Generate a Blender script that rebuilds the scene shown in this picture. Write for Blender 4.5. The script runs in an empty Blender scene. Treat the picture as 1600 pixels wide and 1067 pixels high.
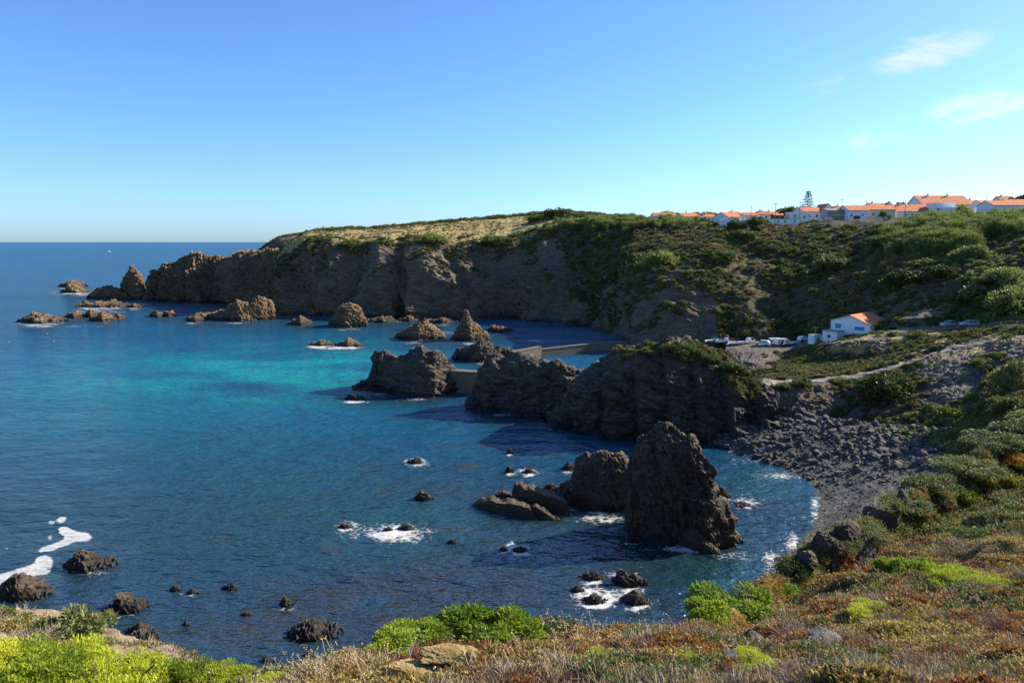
import bpy, bmesh, math, random
import numpy as np
from mathutils import Vector, Matrix
from mathutils.bvhtree import BVHTree

# ------------------------------------------------------------------ camera, sky, sun, exposure
SC = bpy.context.scene
CAM_H, LENS = 38.0, 26.0
FPX = 1600 * LENS / 36.0
PITCH = math.atan((533.5 - 378.0) / FPX)
SUN_AZ, SUN_EL = math.radians(69), math.radians(30)      # azimuth to the right of the view direction (+Y)
cam_d = bpy.data.cameras.new("camera"); cam = bpy.data.objects.new("camera", cam_d)
SC.collection.objects.link(cam)
cam.location = (0, 0, CAM_H); cam.rotation_euler = (math.pi / 2 - PITCH, 0, 0)
cam_d.lens = LENS; cam_d.sensor_width = 36.0; cam_d.clip_start = 0.1; cam_d.clip_end = 100000
SC.camera = cam
SC.view_settings.view_transform = 'Standard'; SC.view_settings.look = 'None'
SC.view_settings.gamma = 1.0; SC.view_settings.use_curve_mapping = False
SC.view_settings.exposure = 0.95
SC.cycles.max_bounces = 6; SC.cycles.transparent_max_bounces = 8
SC.cycles.sample_clamp_indirect = 4.0; SC.cycles.sample_clamp_direct = 2.5

def N(nt, typ, inp=None, **props):
    n = nt.nodes.new(typ)
    for k, v in props.items(): setattr(n, k, v)
    for k, v in (inp or {}).items():
        if isinstance(v, bpy.types.NodeSocket): nt.links.new(v, n.inputs[k])
        else: n.inputs[k].default_value = v
    return n
def mixc(nt, f, a, b, mode='MIX'):
    n = nt.nodes.new('ShaderNodeMix'); n.data_type = 'RGBA'; n.blend_type = mode
    for i, v in ((0, f), (6, a), (7, b)):
        if isinstance(v, bpy.types.NodeSocket): nt.links.new(v, n.inputs[i])
        else: n.inputs[i].default_value = (*v, 1) if isinstance(v, tuple) and len(v) == 3 else v
    return n.outputs[2]
def math_(nt, op, a, b=0.0, clamp=False):
    n = nt.nodes.new('ShaderNodeMath'); n.operation = op; n.use_clamp = clamp
    for i, v in ((0, a), (1, b)):
        if isinstance(v, bpy.types.NodeSocket): nt.links.new(v, n.inputs[i])
        else: n.inputs[i].default_value = v
    return n.outputs[0]
def maprange(nt, v, a, b, c=0.0, d=1.0, smooth=True):
    n = nt.nodes.new('ShaderNodeMapRange'); n.interpolation_type = 'SMOOTHSTEP' if smooth else 'LINEAR'
    nt.links.new(v, n.inputs[0])
    for i, x in ((1, a), (2, b), (3, c), (4, d)): n.inputs[i].default_value = x
    return n.outputs[0]
def noise(nt, vec, scale, detail=4.0, rough=0.55, dist=0.0):
    n = N(nt, 'ShaderNodeTexNoise', {'Scale': scale, 'Detail': detail, 'Roughness': rough, 'Distortion': dist})
    if vec is not None: nt.links.new(vec, n.inputs['Vector'])
    return n.outputs['Fac']
def mapping(nt, vec, scale=(1, 1, 1), rot=(0, 0, 0), loc=(0, 0, 0)):
    n = N(nt, 'ShaderNodeMapping', {'Vector': vec, 'Scale': scale, 'Rotation': rot, 'Location': loc})
    return n.outputs[0]

W = bpy.data.worlds.new("World"); SC.world = W; W.use_nodes = True
wn = W.node_tree; wn.nodes.clear()
sky = N(wn, 'ShaderNodeTexSky', sky_type='NISHITA', sun_disc=False, sun_elevation=SUN_EL, sun_rotation=SUN_AZ,
        altitude=20.0, air_density=0.8, dust_density=0.6, ozone_density=5.0)
gen = N(wn, 'ShaderNodeTexCoord').outputs['Generated']
# thin wisps of fair-weather cloud, a low band of the sky towards the sun
nrm = N(wn, 'ShaderNodeVectorMath', {0: gen}, operation='NORMALIZE').outputs[0]
cl = noise(wn, mapping(wn, nrm, (14, 14, 34)), 1.0, 8.0, 0.65, 0.8)
cmask = None
def pixdir(px, py):
    b = (533.5 - py) / FPX
    v = Vector(((px - 800) / FPX, math.cos(PITCH) + b * math.sin(PITCH), -math.sin(PITCH) + b * math.cos(PITCH)))
    return v.normalized()
for (px, py, rx, ry, s) in ((1450, 82, .085, .026, 1.0), (1540, 168, .08, .024, 1.0), (1360, 212, .05, .022, .75), (1292, 138, .035, .026, .6),
                            (1280, 252, .025, .012, .55), (1120, 272, .03, .012, .45), (2100, 150, .1, .03, .9), (2500, 90, .12, .03, .9), (-700, 160, .1, .025, .5)):
    d = pixdir(px, py); right = Vector((d.y, -d.x, 0)).normalized(); up = right.cross(d)
    dx = N(wn, 'ShaderNodeVectorMath', {0: nrm, 1: right / rx}, operation='DOT_PRODUCT').outputs['Value']
    dy = N(wn, 'ShaderNodeVectorMath', {0: nrm, 1: up / ry}, operation='DOT_PRODUCT').outputs['Value']
    ahead = N(wn, 'ShaderNodeVectorMath', {0: nrm, 1: d}, operation='DOT_PRODUCT').outputs['Value']
    r2 = math_(wn, 'ADD', math_(wn, 'MULTIPLY', dx, dx), math_(wn, 'MULTIPLY', math_(wn, 'SUBTRACT', dy, math_(wn, 'MULTIPLY', dx, .35)), math_(wn, 'SUBTRACT', dy, math_(wn, 'MULTIPLY', dx, .35))))
    m = math_(wn, 'MULTIPLY', math_(wn, 'MULTIPLY', maprange(wn, r2, 1.3, 0.0, 0.0, 1.0), s), math_(wn, 'GREATER_THAN', ahead, 0.0))
    cmask = m if cmask is None else math_(wn, 'MAXIMUM', cmask, m)
cfac = math_(wn, 'MULTIPLY', maprange(wn, math_(wn, 'ADD', cl, math_(wn, 'MULTIPLY', cmask, .32)), .62, 1.0), cmask, True)
cfac = math_(wn, 'MULTIPLY', cfac, .62)
skyc = mixc(wn, 1.0, sky.outputs[0], (.74, .93, 1.1), 'MULTIPLY')      # white balance of the photograph
bg = N(wn, 'ShaderNodeBackground', {'Color': mixc(wn, cfac, skyc, (5.0, 4.9, 5.1)), 'Strength': 0.108})
N(wn, 'ShaderNodeOutputWorld', {'Surface': bg.outputs[0]})

sun_d = bpy.data.lights.new("sun", 'SUN'); sun = bpy.data.objects.new("sun", sun_d); SC.collection.objects.link(sun)
sun_d.energy = 5.0; sun_d.angle = math.radians(0.53); sun_d.color = (1.0, 0.92, 0.80)
sdir = Vector((math.sin(SUN_AZ) * math.cos(SUN_EL), math.cos(SUN_AZ) * math.cos(SUN_EL), math.sin(SUN_EL)))
sun.rotation_euler = sdir.to_track_quat('Z', 'Y').to_euler(); sun.location = sdir * 300

# ------------------------------------------------------------------ helpers
COL = SC.collection
rng = np.random.default_rng(11); random.seed(5)
def link(o): COL.objects.link(o); return o
def tag(o, label=None, cat=None, group=None, kind=None):
    for k, v in (('label', label), ('category', cat), ('group', group), ('kind', kind)):
        if v: o[k] = v
    return o
def ray(px, py):
    b = (533.5 - py) / FPX
    return np.array([(px - 800) / FPX, math.cos(PITCH) + b * math.sin(PITCH), -math.sin(PITCH) + b * math.cos(PITCH)])
def D(px, py, Y):
    r = ray(px, py); t = Y / r[1]; return np.array([0, 0, CAM_H]) + r * t
def Zp(px, py, z=0.0):
    r = ray(px, py); t = (z - CAM_H) / r[2]; return np.array([0, 0, CAM_H]) + r * t
def XZ(px, z, Y):
    return np.array([(px - 800) / FPX * Y / math.cos(PITCH) * .985, Y, z])
def to_px(P):
    P = np.asarray(P, float); d = P - np.array([0, 0, CAM_H])
    c, s = math.cos(PITCH), math.sin(PITCH)
    fw = d[..., 1] * c - d[..., 2] * s; up = d[..., 1] * s + d[..., 2] * c
    fw = np.where(fw > .05, fw, .05)
    return 800 + FPX * d[..., 0] / fw, 533.5 - FPX * up / fw

_perm = np.random.default_rng(3).permutation(256); _perm = np.concatenate([_perm, _perm, _perm])
_g = np.random.default_rng(4).normal(size=(256, 3)); _g /= np.linalg.norm(_g, axis=1)[:, None]
def perlin(P):
    P = np.asarray(P, float); I = np.floor(P).astype(int); f = P - I; I &= 255
    u = f * f * f * (f * (f * 6 - 15) + 10); out = 0
    for dx in (0, 1):
        wx = u[:, 0] if dx else 1 - u[:, 0]
        for dy in (0, 1):
            wy = u[:, 1] if dy else 1 - u[:, 1]
            for dz in (0, 1):
                wz = u[:, 2] if dz else 1 - u[:, 2]
                h = _perm[_perm[_perm[I[:, 0] + dx] + I[:, 1] + dy] + I[:, 2] + dz]
                g = _g[h]
                out = out + wx * wy * wz * (g[:, 0] * (f[:, 0] - dx) + g[:, 1] * (f[:, 1] - dy) + g[:, 2] * (f[:, 2] - dz))
    return out * 1.6
def fbm(P, o=4, g=.5):
    P = np.asarray(P, float); s = 0; a = 1
    for i in range(o): s = s + a * perlin(P + 17.3 * i); P = P * 2.03; a *= g
    return s
def ridged(P, o=3, g=.5):
    P = np.asarray(P, float); s = 0; a = 1
    for i in range(o): s = s + a * (1 - 2 * np.abs(perlin(P + 9.1 * i))); P = P * 2.07; a *= g
    return s
def blocks(P, seed=0):
    """cell noise: a value per cell and how far inside the cell"""
    P = np.asarray(P, float); I = np.floor(P).astype(int); best = np.full(len(P), 9.); sec = np.full(len(P), 9.); val = np.zeros(len(P))
    for dx in (-1, 0, 1):
        for dy in (-1, 0, 1):
            for dz in (-1, 0, 1):
                C = I + np.array([dx, dy, dz])
                h = _perm[_perm[_perm[(C[:, 0] + seed) & 255] + (C[:, 1] & 255)] + (C[:, 2] & 255)]
                J = C + .5 + .42 * _g[h]
                d = np.linalg.norm(P - J, axis=1)
                near = d < best
                sec = np.where(near, best, np.minimum(sec, d)); val = np.where(near, _g[(h * 7 + 3) & 255, 0], val); best = np.where(near, d, best)
    return val, sec - best
def rockdisp(P, L, tilt=(0.5, 0.2, 1.0), seed=0, sa=.13):
    """stratified broken rock; L = typical block size in metres; result about -1..1"""
    P = P + seed * 31.7
    n = np.array(tilt, float); n /= np.linalg.norm(n)
    a = np.cross(n, [0.3, 1, 0.1]); a /= np.linalg.norm(a); b = np.cross(n, a)
    Q = np.stack([P @ a, P @ b, P @ n * 2.6], 1)
    wq = Q + .35 * L * np.stack([fbm(P / L / 2 + k, 2) for k in (0, 50, 90)], 1)
    v1, e1 = blocks(wq / (L * 1.6), seed)
    v2, e2 = blocks(wq / (L * .62), seed + 40)
    st = P @ n / (L * .33) + fbm(P / L / 2, 3) * 1.2
    saw = (st - np.floor(st)); saw = np.where(saw > .8, (1 - saw) * 5 * .8, saw)
    return .5 * fbm(P / (L * 3.2), 4) + .42 * v1 * np.minimum(1, e1 * 5) + .24 * v2 * np.minimum(1, e2 * 5) + sa * (saw - .4) + .26 * ridged(P / (L * .9), 3) - .14

def mesh_np(name, V, F, smooth=False):
    V = np.ascontiguousarray(V, np.float32); F = np.ascontiguousarray(F, np.int32); k = F.shape[1]
    me = bpy.data.meshes.new(name)
    me.vertices.add(len(V)); me.vertices.foreach_set('co', V.ravel())
    me.loops.add(F.size); me.loops.foreach_set('vertex_index', F.ravel())
    me.polygons.add(len(F)); me.polygons.foreach_set('loop_start', np.arange(len(F), dtype=np.int32) * k)
    me.polygons.foreach_set('loop_total', np.full(len(F), k, np.int32))
    me.polygons.foreach_set('use_smooth', np.full(len(F), smooth, bool))
    me.update(calc_edges=True); me.validate()
    return me
def grid_faces(nu, nv, wrap=False):
    i = np.arange(nu if wrap else nu - 1)[:, None]; j = np.arange(nv - 1)[None, :]; i2 = (i + 1) % nu
    return np.stack([i * nv + j, i2 * nv + j, i2 * nv + j + 1, i * nv + j + 1], -1).reshape(-1, 4)
def attr(me, name, vals):
    a = me.attributes.new(name, 'FLOAT', 'POINT'); a.data.foreach_set('value', np.ascontiguousarray(vals, np.float32))
def attr_col(me, name, vals):
    a = me.attributes.new(name, 'FLOAT_COLOR', 'POINT')
    a.data.foreach_set('color', np.ascontiguousarray(np.concatenate([vals, np.ones((len(vals), 1))], 1), np.float32).ravel())
def obj(name, me, mat=None, parent=None, loc=(0, 0, 0), rotz=0.0):
    o = bpy.data.objects.new(name, me); link(o)
    if mat is not None and len(me.materials) == 0: me.materials.append(mat)
    if parent: o.parent = parent
    o.location = loc; o.rotation_euler = (0, 0, rotz)
    return o
def empty(name, loc, rotz=0.0):
    o = bpy.data.objects.new(name, None); link(o); o.location = loc; o.rotation_euler = (0, 0, rotz); o.empty_display_size = .3; return o
def crom(A, t):
    """Catmull-Rom through the rows of A at parameters t (0..len-1)"""
    A = np.asarray(A, float); n = len(A); i = np.clip(np.floor(t).astype(int), 0, n - 2); f = (t - i)
    sh = (-1,) + (1,) * (A.ndim - 1); f = f.reshape(sh)
    p0, p1, p2, p3 = A[np.maximum(i - 1, 0)], A[i], A[i + 1], A[np.minimum(i + 2, n - 1)]
    def tang(pa, pb, pc):
        d = pc - pa; ln = np.linalg.norm(d, axis=-1, keepdims=True) if A.ndim > 1 and A.shape[-1] == 3 else np.abs(d)
        la, lb = ((np.linalg.norm(pb - pa, axis=-1, keepdims=True), np.linalg.norm(pc - pb, axis=-1, keepdims=True)) if A.ndim > 1 and A.shape[-1] == 3 else (np.abs(pb - pa), np.abs(pc - pb)))
        return d / np.maximum(ln, 1e-9) * np.minimum(np.minimum(la, lb) , ln / 2)
    m1, m2 = tang(p0, p1, p2), tang(p1, p2, p3)
    f2, f3 = f * f, f * f * f
    return (2 * f3 - 3 * f2 + 1) * p1 + (f3 - 2 * f2 + f) * m1 + (-2 * f3 + 3 * f2) * p2 + (f3 - f2) * m2
def grid_normals(G):
    du = np.gradient(G, axis=0); dv = np.gradient(G, axis=1); n = np.cross(du, dv)
    l = np.linalg.norm(n, axis=2, keepdims=True); return n / np.maximum(l, 1e-9)
def spaced(ctrl_x, n):
    """n parameters along the stations, evenly in the station coordinate"""
    x = np.asarray(ctrl_x, float); return np.interp(np.linspace(x[0], x[-1], n), x, np.arange(len(x)))
def rows(sub):
    """row parameters with the given number of steps per row segment"""
    out = []
    for i, s in enumerate(sub): out.append(i + np.arange(s) / s)
    return np.concatenate(out + [np.array([float(len(sub))])])
BV = {}
def add_bvh(key, G, step=2):
    g = G[::step, ::step]; BV[key] = BVHTree.FromPolygons([tuple(p) for p in g.reshape(-1, 3)], [tuple(int(x) for x in f) for f in grid_faces(*g.shape[:2])])
def hit(px, py, keys=None):
    best = None; o = Vector((0, 0, CAM_H)); d = Vector(ray(px, py)).normalized()
    for k, b in BV.items():
        if keys and k not in keys: continue
        h = b.ray_cast(o, d)
        if h[0] is not None and (best is None or h[3] < best[3]): best = h
    return None if best is None else best[0]
def ground(x, y, keys=None, top=120):
    best = None
    for k, b in BV.items():
        if keys and k not in keys: continue
        h = b.ray_cast(Vector((x, y, top)), Vector((0, 0, -1)))
        if h[0] is not None and (best is None or h[0].z > best.z): best = h[0]
    return best
# ------------------------------------------------------------------ materials
MATS = {}
def newmat(name):
    m = bpy.data.materials.new(name); m.use_nodes = True; m.node_tree.nodes.clear(); MATS[name] = m; return m, m.node_tree
def out(nt, surf): N(nt, 'ShaderNodeOutputMaterial', {'Surface': surf})
def ramp(nt, fac, stops):
    n = nt.nodes.new('ShaderNodeValToRGB'); nt.links.new(fac, n.inputs[0]); e = n.color_ramp.elements
    while len(e) < len(stops): e.new(.5)
    for el, (p, c) in zip(e, stops): el.position = p; el.color = (*c, 1)
    return n.outputs[0]
def bump(nt, h, strength, dist, prev=None):
    n = N(nt, 'ShaderNodeBump', {'Height': h, 'Strength': strength, 'Distance': dist})
    if prev is not None: nt.links.new(prev, n.inputs['Normal'])
    return n.outputs[0]
def plain(name, col, rough=.7, metal=0.0, var=.12, scale=6.0, spec=.4):
    m, nt = newmat(name); geo = N(nt, 'ShaderNodeTexCoord').outputs['Object']
    f = noise(nt, geo, scale, 5)
    c = mixc(nt, f, tuple(x * (1 - var * 1.6) for x in col), tuple(min(1, x * (1 + var)) for x in col))
    p = N(nt, 'ShaderNodeBsdfPrincipled', {'Base Color': c, 'Roughness': rough, 'Metallic': metal, 'Specular IOR Level': spec})
    out(nt, p.outputs[0]); return m
def rock_mat(name, dark, mid, light, scale=1.0, tilt=(.5, .2, 1.0), top=(.26, .2, .13), topamt=.6, wet=1.6, lichen=.35, soilattr=False):
    m, nt = newmat(name); g = N(nt, 'ShaderNodeNewGeometry'); pos = g.outputs['Position']
    n = Vector(tilt).normalized()
    q = n.to_track_quat('Z', 'Y').inverted().to_euler()
    lay = mapping(nt, pos, (.25 * scale, .25 * scale, 2.2 * scale), tuple(q))
    big = noise(nt, pos, .07 * scale, 5); strata = noise(nt, lay, 1.0, 6, .62, .6); fine = noise(nt, pos, 1.3 * scale, 8, .68)
    f = math_(nt, 'ADD', math_(nt, 'MULTIPLY', strata, .5), math_(nt, 'ADD', math_(nt, 'MULTIPLY', fine, .35), math_(nt, 'MULTIPLY', big, .3)))
    c = ramp(nt, f, [(.38, dark), (.56, mid), (.78, light)])
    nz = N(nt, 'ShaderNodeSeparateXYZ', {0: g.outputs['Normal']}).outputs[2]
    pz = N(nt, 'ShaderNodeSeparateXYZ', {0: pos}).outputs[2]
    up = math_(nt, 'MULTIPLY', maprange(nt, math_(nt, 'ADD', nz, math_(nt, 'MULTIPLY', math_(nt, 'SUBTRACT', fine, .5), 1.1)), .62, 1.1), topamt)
    c = mixc(nt, up, c, top)  # soil and lichen tan; sunlit tone of upward faces also put into the colour
    li = math_(nt, 'MULTIPLY', math_(nt, 'MULTIPLY', maprange(nt, noise(nt, pos, .5 * scale, 6, .7), .58, .7), maprange(nt, pz, 3, 7)), lichen)
    c = mixc(nt, li, c, (.24, .17, .05))
    wt = maprange(nt, math_(nt, 'ADD', pz, math_(nt, 'MULTIPLY', math_(nt, 'SUBTRACT', big, .5), 3.0)), wet * 1.4, wet * .5)
    c = mixc(nt, math_(nt, 'MULTIPLY', wt, .8), c, (.022, .02, .016))
    if soilattr:
        a = N(nt, 'ShaderNodeAttribute', attribute_name='veg').outputs['Fac']
        gr = N(nt, 'ShaderNodeAttribute', attribute_name='grass').outputs['Fac']
        sc = N(nt, 'ShaderNodeAttribute', attribute_name='scree').outputs['Fac']
        patch = noise(nt, pos, .12, 7, .65)
        grey = ramp(nt, noise(nt, pos, 1.1, 9, .75), [(.34, (.04, .034, .027)), (.56, (.155, .13, .1)), (.74, (.4, .35, .28))])
        c = mixc(nt, sc, c, grey)
        soil = ramp(nt, noise(nt, pos, .6, 8, .7), [(.3, (.034, .032, .013)), (.52, (.075, .06, .028)), (.75, (.15, .105, .052))])
        c = mixc(nt, maprange(nt, math_(nt, 'ADD', a, math_(nt, 'MULTIPLY', math_(nt, 'SUBTRACT', fine, .5), .6)), .4, .6), c, soil)
        dry = ramp(nt, math_(nt, 'ADD', math_(nt, 'MULTIPLY', patch, .7), math_(nt, 'MULTIPLY', fine, .3)), [(.3, (.12, .12, .03)), (.46, (.3, .23, .08)), (.6, (.42, .29, .11)), (.72, (.26, .15, .06))])
        c = mixc(nt, maprange(nt, math_(nt, 'ADD', gr, math_(nt, 'MULTIPLY', math_(nt, 'SUBTRACT', fine, .5), .5)), .4, .6), c, dry)
    b = bump(nt, strata, .7, .35 / scale); b = bump(nt, fine, .9, .22 / scale, b)
    b = bump(nt, N(nt, 'ShaderNodeTexVoronoi', {'Vector': lay, 'Scale': 2.0}, feature='DISTANCE_TO_EDGE').outputs[0], .5, .12 / scale, b)
    r = math_(nt, 'SUBTRACT', .92, math_(nt, 'MULTIPLY', wt, .35))
    p = N(nt, 'ShaderNodeBsdfPrincipled', {'Base Color': c, 'Roughness': r, 'Normal': b, 'Specular IOR Level': .25})
    out(nt, p.outputs[0]); return m
rock_far = rock_mat('rock_far', (.032, .024, .018), (.12, .078, .042), (.34, .21, .095), .6, soilattr=False, top=(.32, .22, .12), topamt=.5)
rock_dark = rock_mat('rock_dark', (.018, .015, .012), (.05, .041, .031), (.125, .098, .068), 1.0, top=(.23, .19, .14), topamt=.55, tilt=(.3, .1, 1))
rock_near = rock_mat('rock_near', (.016, .013, .011), (.046, .035, .025), (.125, .09, .054), 1.7, top=(.27, .2, .12), topamt=.6, tilt=(.9, -.1, .7), wet=.9)
terrain_mat = rock_mat('terrain', (.04, .03, .021), (.115, .082, .052), (.25, .175, .1), .7, soilattr=True, top=(.22, .18, .12), topamt=.4, tilt=(.5, .3, 1))
boulder_mat = rock_mat('boulder', (.03, .028, .025), (.085, .077, .067), (.22, .2, .17), 1.3, top=(.2, .18, .15), topamt=.4, wet=.5, lichen=0)

def leaf_mat(name, c1, c2, c3, trans=.35, rough=.55, patch=.35):
    """colours vary plant by plant, in patches over the ground and leaf by leaf"""
    m, nt = newmat(name)
    rnd = N(nt, 'ShaderNodeObjectInfo').outputs['Random']
    g = N(nt, 'ShaderNodeNewGeometry'); isl = g.outputs['Random Per Island']
    f = math_(nt, 'ADD', math_(nt, 'MULTIPLY', rnd, .45), math_(nt, 'ADD', math_(nt, 'MULTIPLY', isl, .35), math_(nt, 'MULTIPLY', maprange(nt, noise(nt, g.outputs['Position'], patch, 3), .35, .65), .3)))
    c = ramp(nt, f, [(.15, c1), (.5, c2), (.9, c3)])
    p = N(nt, 'ShaderNodeBsdfPrincipled', {'Base Color': c, 'Roughness': rough, 'Specular IOR Level': .25})
    t = N(nt, 'ShaderNodeBsdfTranslucent', {'Color': c})
    mx = N(nt, 'ShaderNodeMixShader', {0: trans, 1: p.outputs[0], 2: t.outputs[0]})
    out(nt, mx.outputs[0]); return m
lf_scrub = leaf_mat('leaf_scrub', (.045, .07, .018), (.095, .125, .03), (.18, .19, .05), .25, patch=.05)
lf_olive = leaf_mat('leaf_olive', (0.0922, 0.0943, 0.0313), (0.1844, 0.1595, 0.0522), (0.292, 0.2248, 0.0783), .25, patch=.06)
lf_cane = leaf_mat('leaf_cane', (0.0859, 0.135, 0.0304), (0.1717, 0.2228, 0.0486), (0.2862, 0.297, 0.0851), .35, patch=.1)
lf_green = leaf_mat('leaf_green', (.09, .16, .012), (.2, .29, .022), (.36, .42, .045), .45)
lf_juniper = leaf_mat('leaf_juniper', (0.1357, 0.2, 0.0144), (0.3562, 0.416, 0.0259), (0.6445, 0.64, 0.0504), .4)
lf_dull = leaf_mat('leaf_dull', (0.0742, 0.105, 0.0315), (0.1484, 0.175, 0.0504), (0.2523, 0.252, 0.0882), .3)
lf_red = leaf_mat('leaf_red', (.14, .045, .02), (.28, .115, .04), (.46, .3, .085), .3, patch=.6)
lf_ochre = leaf_mat('leaf_ochre', (.16, .105, .03), (.37, .26, .07), (.52, .42, .13), .3, patch=.6)
lf_fig = leaf_mat('leaf_fig', (0.0965, 0.156, 0.0175), (0.2205, 0.247, 0.0293), (0.5788, 0.195, 0.0351), .3)
twig_mat = leaf_mat('twig', (0.1585, 0.115, 0.0776), (0.3291, 0.253, 0.1708), (0.512, 0.414, 0.2898), .0, .8)
head_mat = leaf_mat('dry_head', (0.3169, 0.1955, 0.0517), (0.512, 0.3565, 0.1139), (0.6704, 0.506, 0.2277), .15)
bark_mat = plain('bark', (.09, .07, .05), .9)

m, nt = newmat('sea_water'); pos = N(nt, 'ShaderNodeNewGeometry').outputs['Position']
wc = N(nt, 'ShaderNodeAttribute', attribute_name='tint').outputs['Color']
fo = N(nt, 'ShaderNodeAttribute', attribute_name='foam').outputs['Fac']
sl = N(nt, 'ShaderNodeAttribute', attribute_name='slick').outputs['Fac']
n1 = noise(nt, mapping(nt, pos, (.6, 1.0, 1), (0, 0, .35)), 1.15, 3, .6); n2 = noise(nt, mapping(nt, pos, (.55, 1.0, 1), (0, 0, .2)), .34, 3, .55)
n3 = noise(nt, mapping(nt, pos, (.35, 1.0, 1), (0, 0, .12)), .06, 3, .5); n4 = noise(nt, pos, 3.2, 2, .5)
b = bump(nt, n3, 1.0, 2.6); b = bump(nt, n2, 1.0, 1.3, b); b = bump(nt, n1, 1.0, .45, b); b = bump(nt, n4, .5, .07, b)
lace = N(nt, 'ShaderNodeTexVoronoi', {'Vector': mapping(nt, N(nt, 'ShaderNodeVectorMath', {0: pos, 1: N(nt, 'ShaderNodeTexNoise', {'Scale': .9, 'Detail': 4.0}).outputs['Color']}, operation='ADD').outputs[0], (.8, 1, 1)), 'Scale': 1.1}, feature='DISTANCE_TO_EDGE').outputs[0]
lace = maprange(nt, lace, .2, .0)
fn = math_(nt, 'ADD', math_(nt, 'MULTIPLY', noise(nt, pos, 1.0, 7, .72, .5), .8), math_(nt, 'MULTIPLY', lace, .14))
fm = maprange(nt, math_(nt, 'ADD', fn, math_(nt, 'MULTIPLY', fo, .62)), .74, 1.06)
fm = math_(nt, 'MULTIPLY', fm, maprange(nt, fo, .02, .2))
sm = maprange(nt, math_(nt, 'ADD', sl, math_(nt, 'MULTIPLY', math_(nt, 'SUBTRACT', noise(nt, pos, .8, 8, .75), .5), 1.5)), .38, .68)
streak_ = maprange(nt, noise(nt, mapping(nt, pos, (.45, 1.6, 1), (0, 0, .6)), 1.1, 8, .78), .34, .6, .4, .96)
fm = math_(nt, 'MAXIMUM', fm, math_(nt, 'MULTIPLY', sm, streak_))
fr = N(nt, 'ShaderNodeFresnel', {'IOR': 1.33, 'Normal': b}).outputs[0]
fr = math_(nt, 'MINIMUM', math_(nt, 'MULTIPLY', fr, .85), .24)          # wave slopes and masking keep a wind-roughened sea from mirroring fully
wdif = N(nt, 'ShaderNodeBsdfDiffuse', {'Color': wc, 'Normal': b}); wglo = N(nt, 'ShaderNodeBsdfGlossy', {'Color': (1, 1, 1, 1), 'Roughness': .1, 'Normal': b})
wsurf = N(nt, 'ShaderNodeMixShader', {0: fr, 1: wdif.outputs[0], 2: wglo.outputs[0]})
fcol = mixc(nt, noise(nt, pos, .9, 5, .7), (.42, .4, .36), (.74, .72, .67))
fsurf = N(nt, 'ShaderNodeBsdfPrincipled', {'Base Color': fcol, 'Roughness': .8, 'Normal': bump(nt, fn, .6, .2)})
mx = N(nt, 'ShaderNodeMixShader', {0: fm, 1: wsurf.outputs[0], 2: fsurf.outputs[0]}); out(nt, mx.outputs[0])
water_mat = m

def soil_mat(name, cols, sc):
    m, nt = newmat(name); pos = N(nt, 'ShaderNodeNewGeometry').outputs['Position']
    f = noise(nt, pos, sc, 9, .7); f2 = noise(nt, pos, sc * .12, 4)
    c = ramp(nt, math_(nt, 'ADD', math_(nt, 'MULTIPLY', f, .65), math_(nt, 'MULTIPLY', f2, .35)), cols)
    p = N(nt, 'ShaderNodeBsdfPrincipled', {'Base Color': c, 'Roughness': .95, 'Normal': bump(nt, f, 1.0, .6 / sc), 'Specular IOR Level': .15}); out(nt, p.outputs[0]); return m
fore_mat = soil_mat('foreground_soil', [(.3, (.05, .035, .022)), (.48, (.14, .095, .055)), (.6, (.26, .18, .09)), (.75, (.36, .27, .15))], 4.0)
bluff_mat = soil_mat('bluff_soil', [(.3, (.1, .075, .045)), (.48, (.27, .2, .125)), (.6, (.4, .3, .19)), (.75, (.5, .4, .27))], 1.6)
ochre_mat = soil_mat('ochre_earth', [(.3, (.22, .14, .05)), (.5, (.42, .29, .11)), (.7, (.52, .38, .17))], 3.0)
pebble_mat = soil_mat('shingle', [(.34, (.018, .017, .015)), (.45, (.06, .056, .05)), (.56, (.15, .14, .12)), (.69, (.4, .37, .33))], 3.0)
path_mat = soil_mat('path_gravel', [(.3, (.2, .17, .13)), (.5, (.31, .27, .21)), (.7, (.4, .36, .3))], 2.0)
asphalt = soil_mat('asphalt', [(.3, (.1, .1, .1)), (.5, (.15, .148, .145)), (.7, (.2, .2, .195))], 2.0)
concrete = plain('concrete', (.15, .125, .09), .9, var=.25, scale=.8)
white_wall = plain('white_wall', (.78, .78, .76), .85, var=.06, scale=.9)
cream_wall = plain('cream_wall', (.62, .55, .43), .85, var=.08, scale=.9)
grey_wall = plain('grey_wall', (.3, .28, .25), .9, var=.15, scale=.9)
blue_paint = plain('blue_paint', (.05, .24, .52), .6, var=.15)
maroon = plain('maroon_paint', (.16, .015, .02), .5)
wood = plain('weathered_wood', (.4, .34, .26), .9, var=.3, scale=4)
pole_mat = plain('pole_grey', (.24, .22, .19), .8)
glass = plain('window_glass', (.03, .04, .05), .08, var=.05, spec=.8)
car_white = plain('car_white', (.75, .75, .74), .25, var=.02, spec=.6)
car_silver = plain('car_silver', (.5, .51, .52), .25, metal=.4, var=.02, spec=.6)
tyre_mat = plain('tyre', (.02, .02, .02), .9)
rim_mat = plain('rim', (.4, .4, .41), .35, metal=.8)
lamp_red = plain('lamp_red', (.4, .02, .02), .3); lamp_clear = plain('lamp_clear', (.7, .7, .68), .15)
hull_white = plain('hull_white', (.72, .73, .73), .4, var=.06); hull_blue = plain('hull_blue', (.05, .2, .42), .4); hull_red = plain('hull_red', (.42, .06, .04), .45)
m, nt = newmat('roof_tile'); oc = N(nt, 'ShaderNodeTexCoord').outputs['Object']
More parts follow.
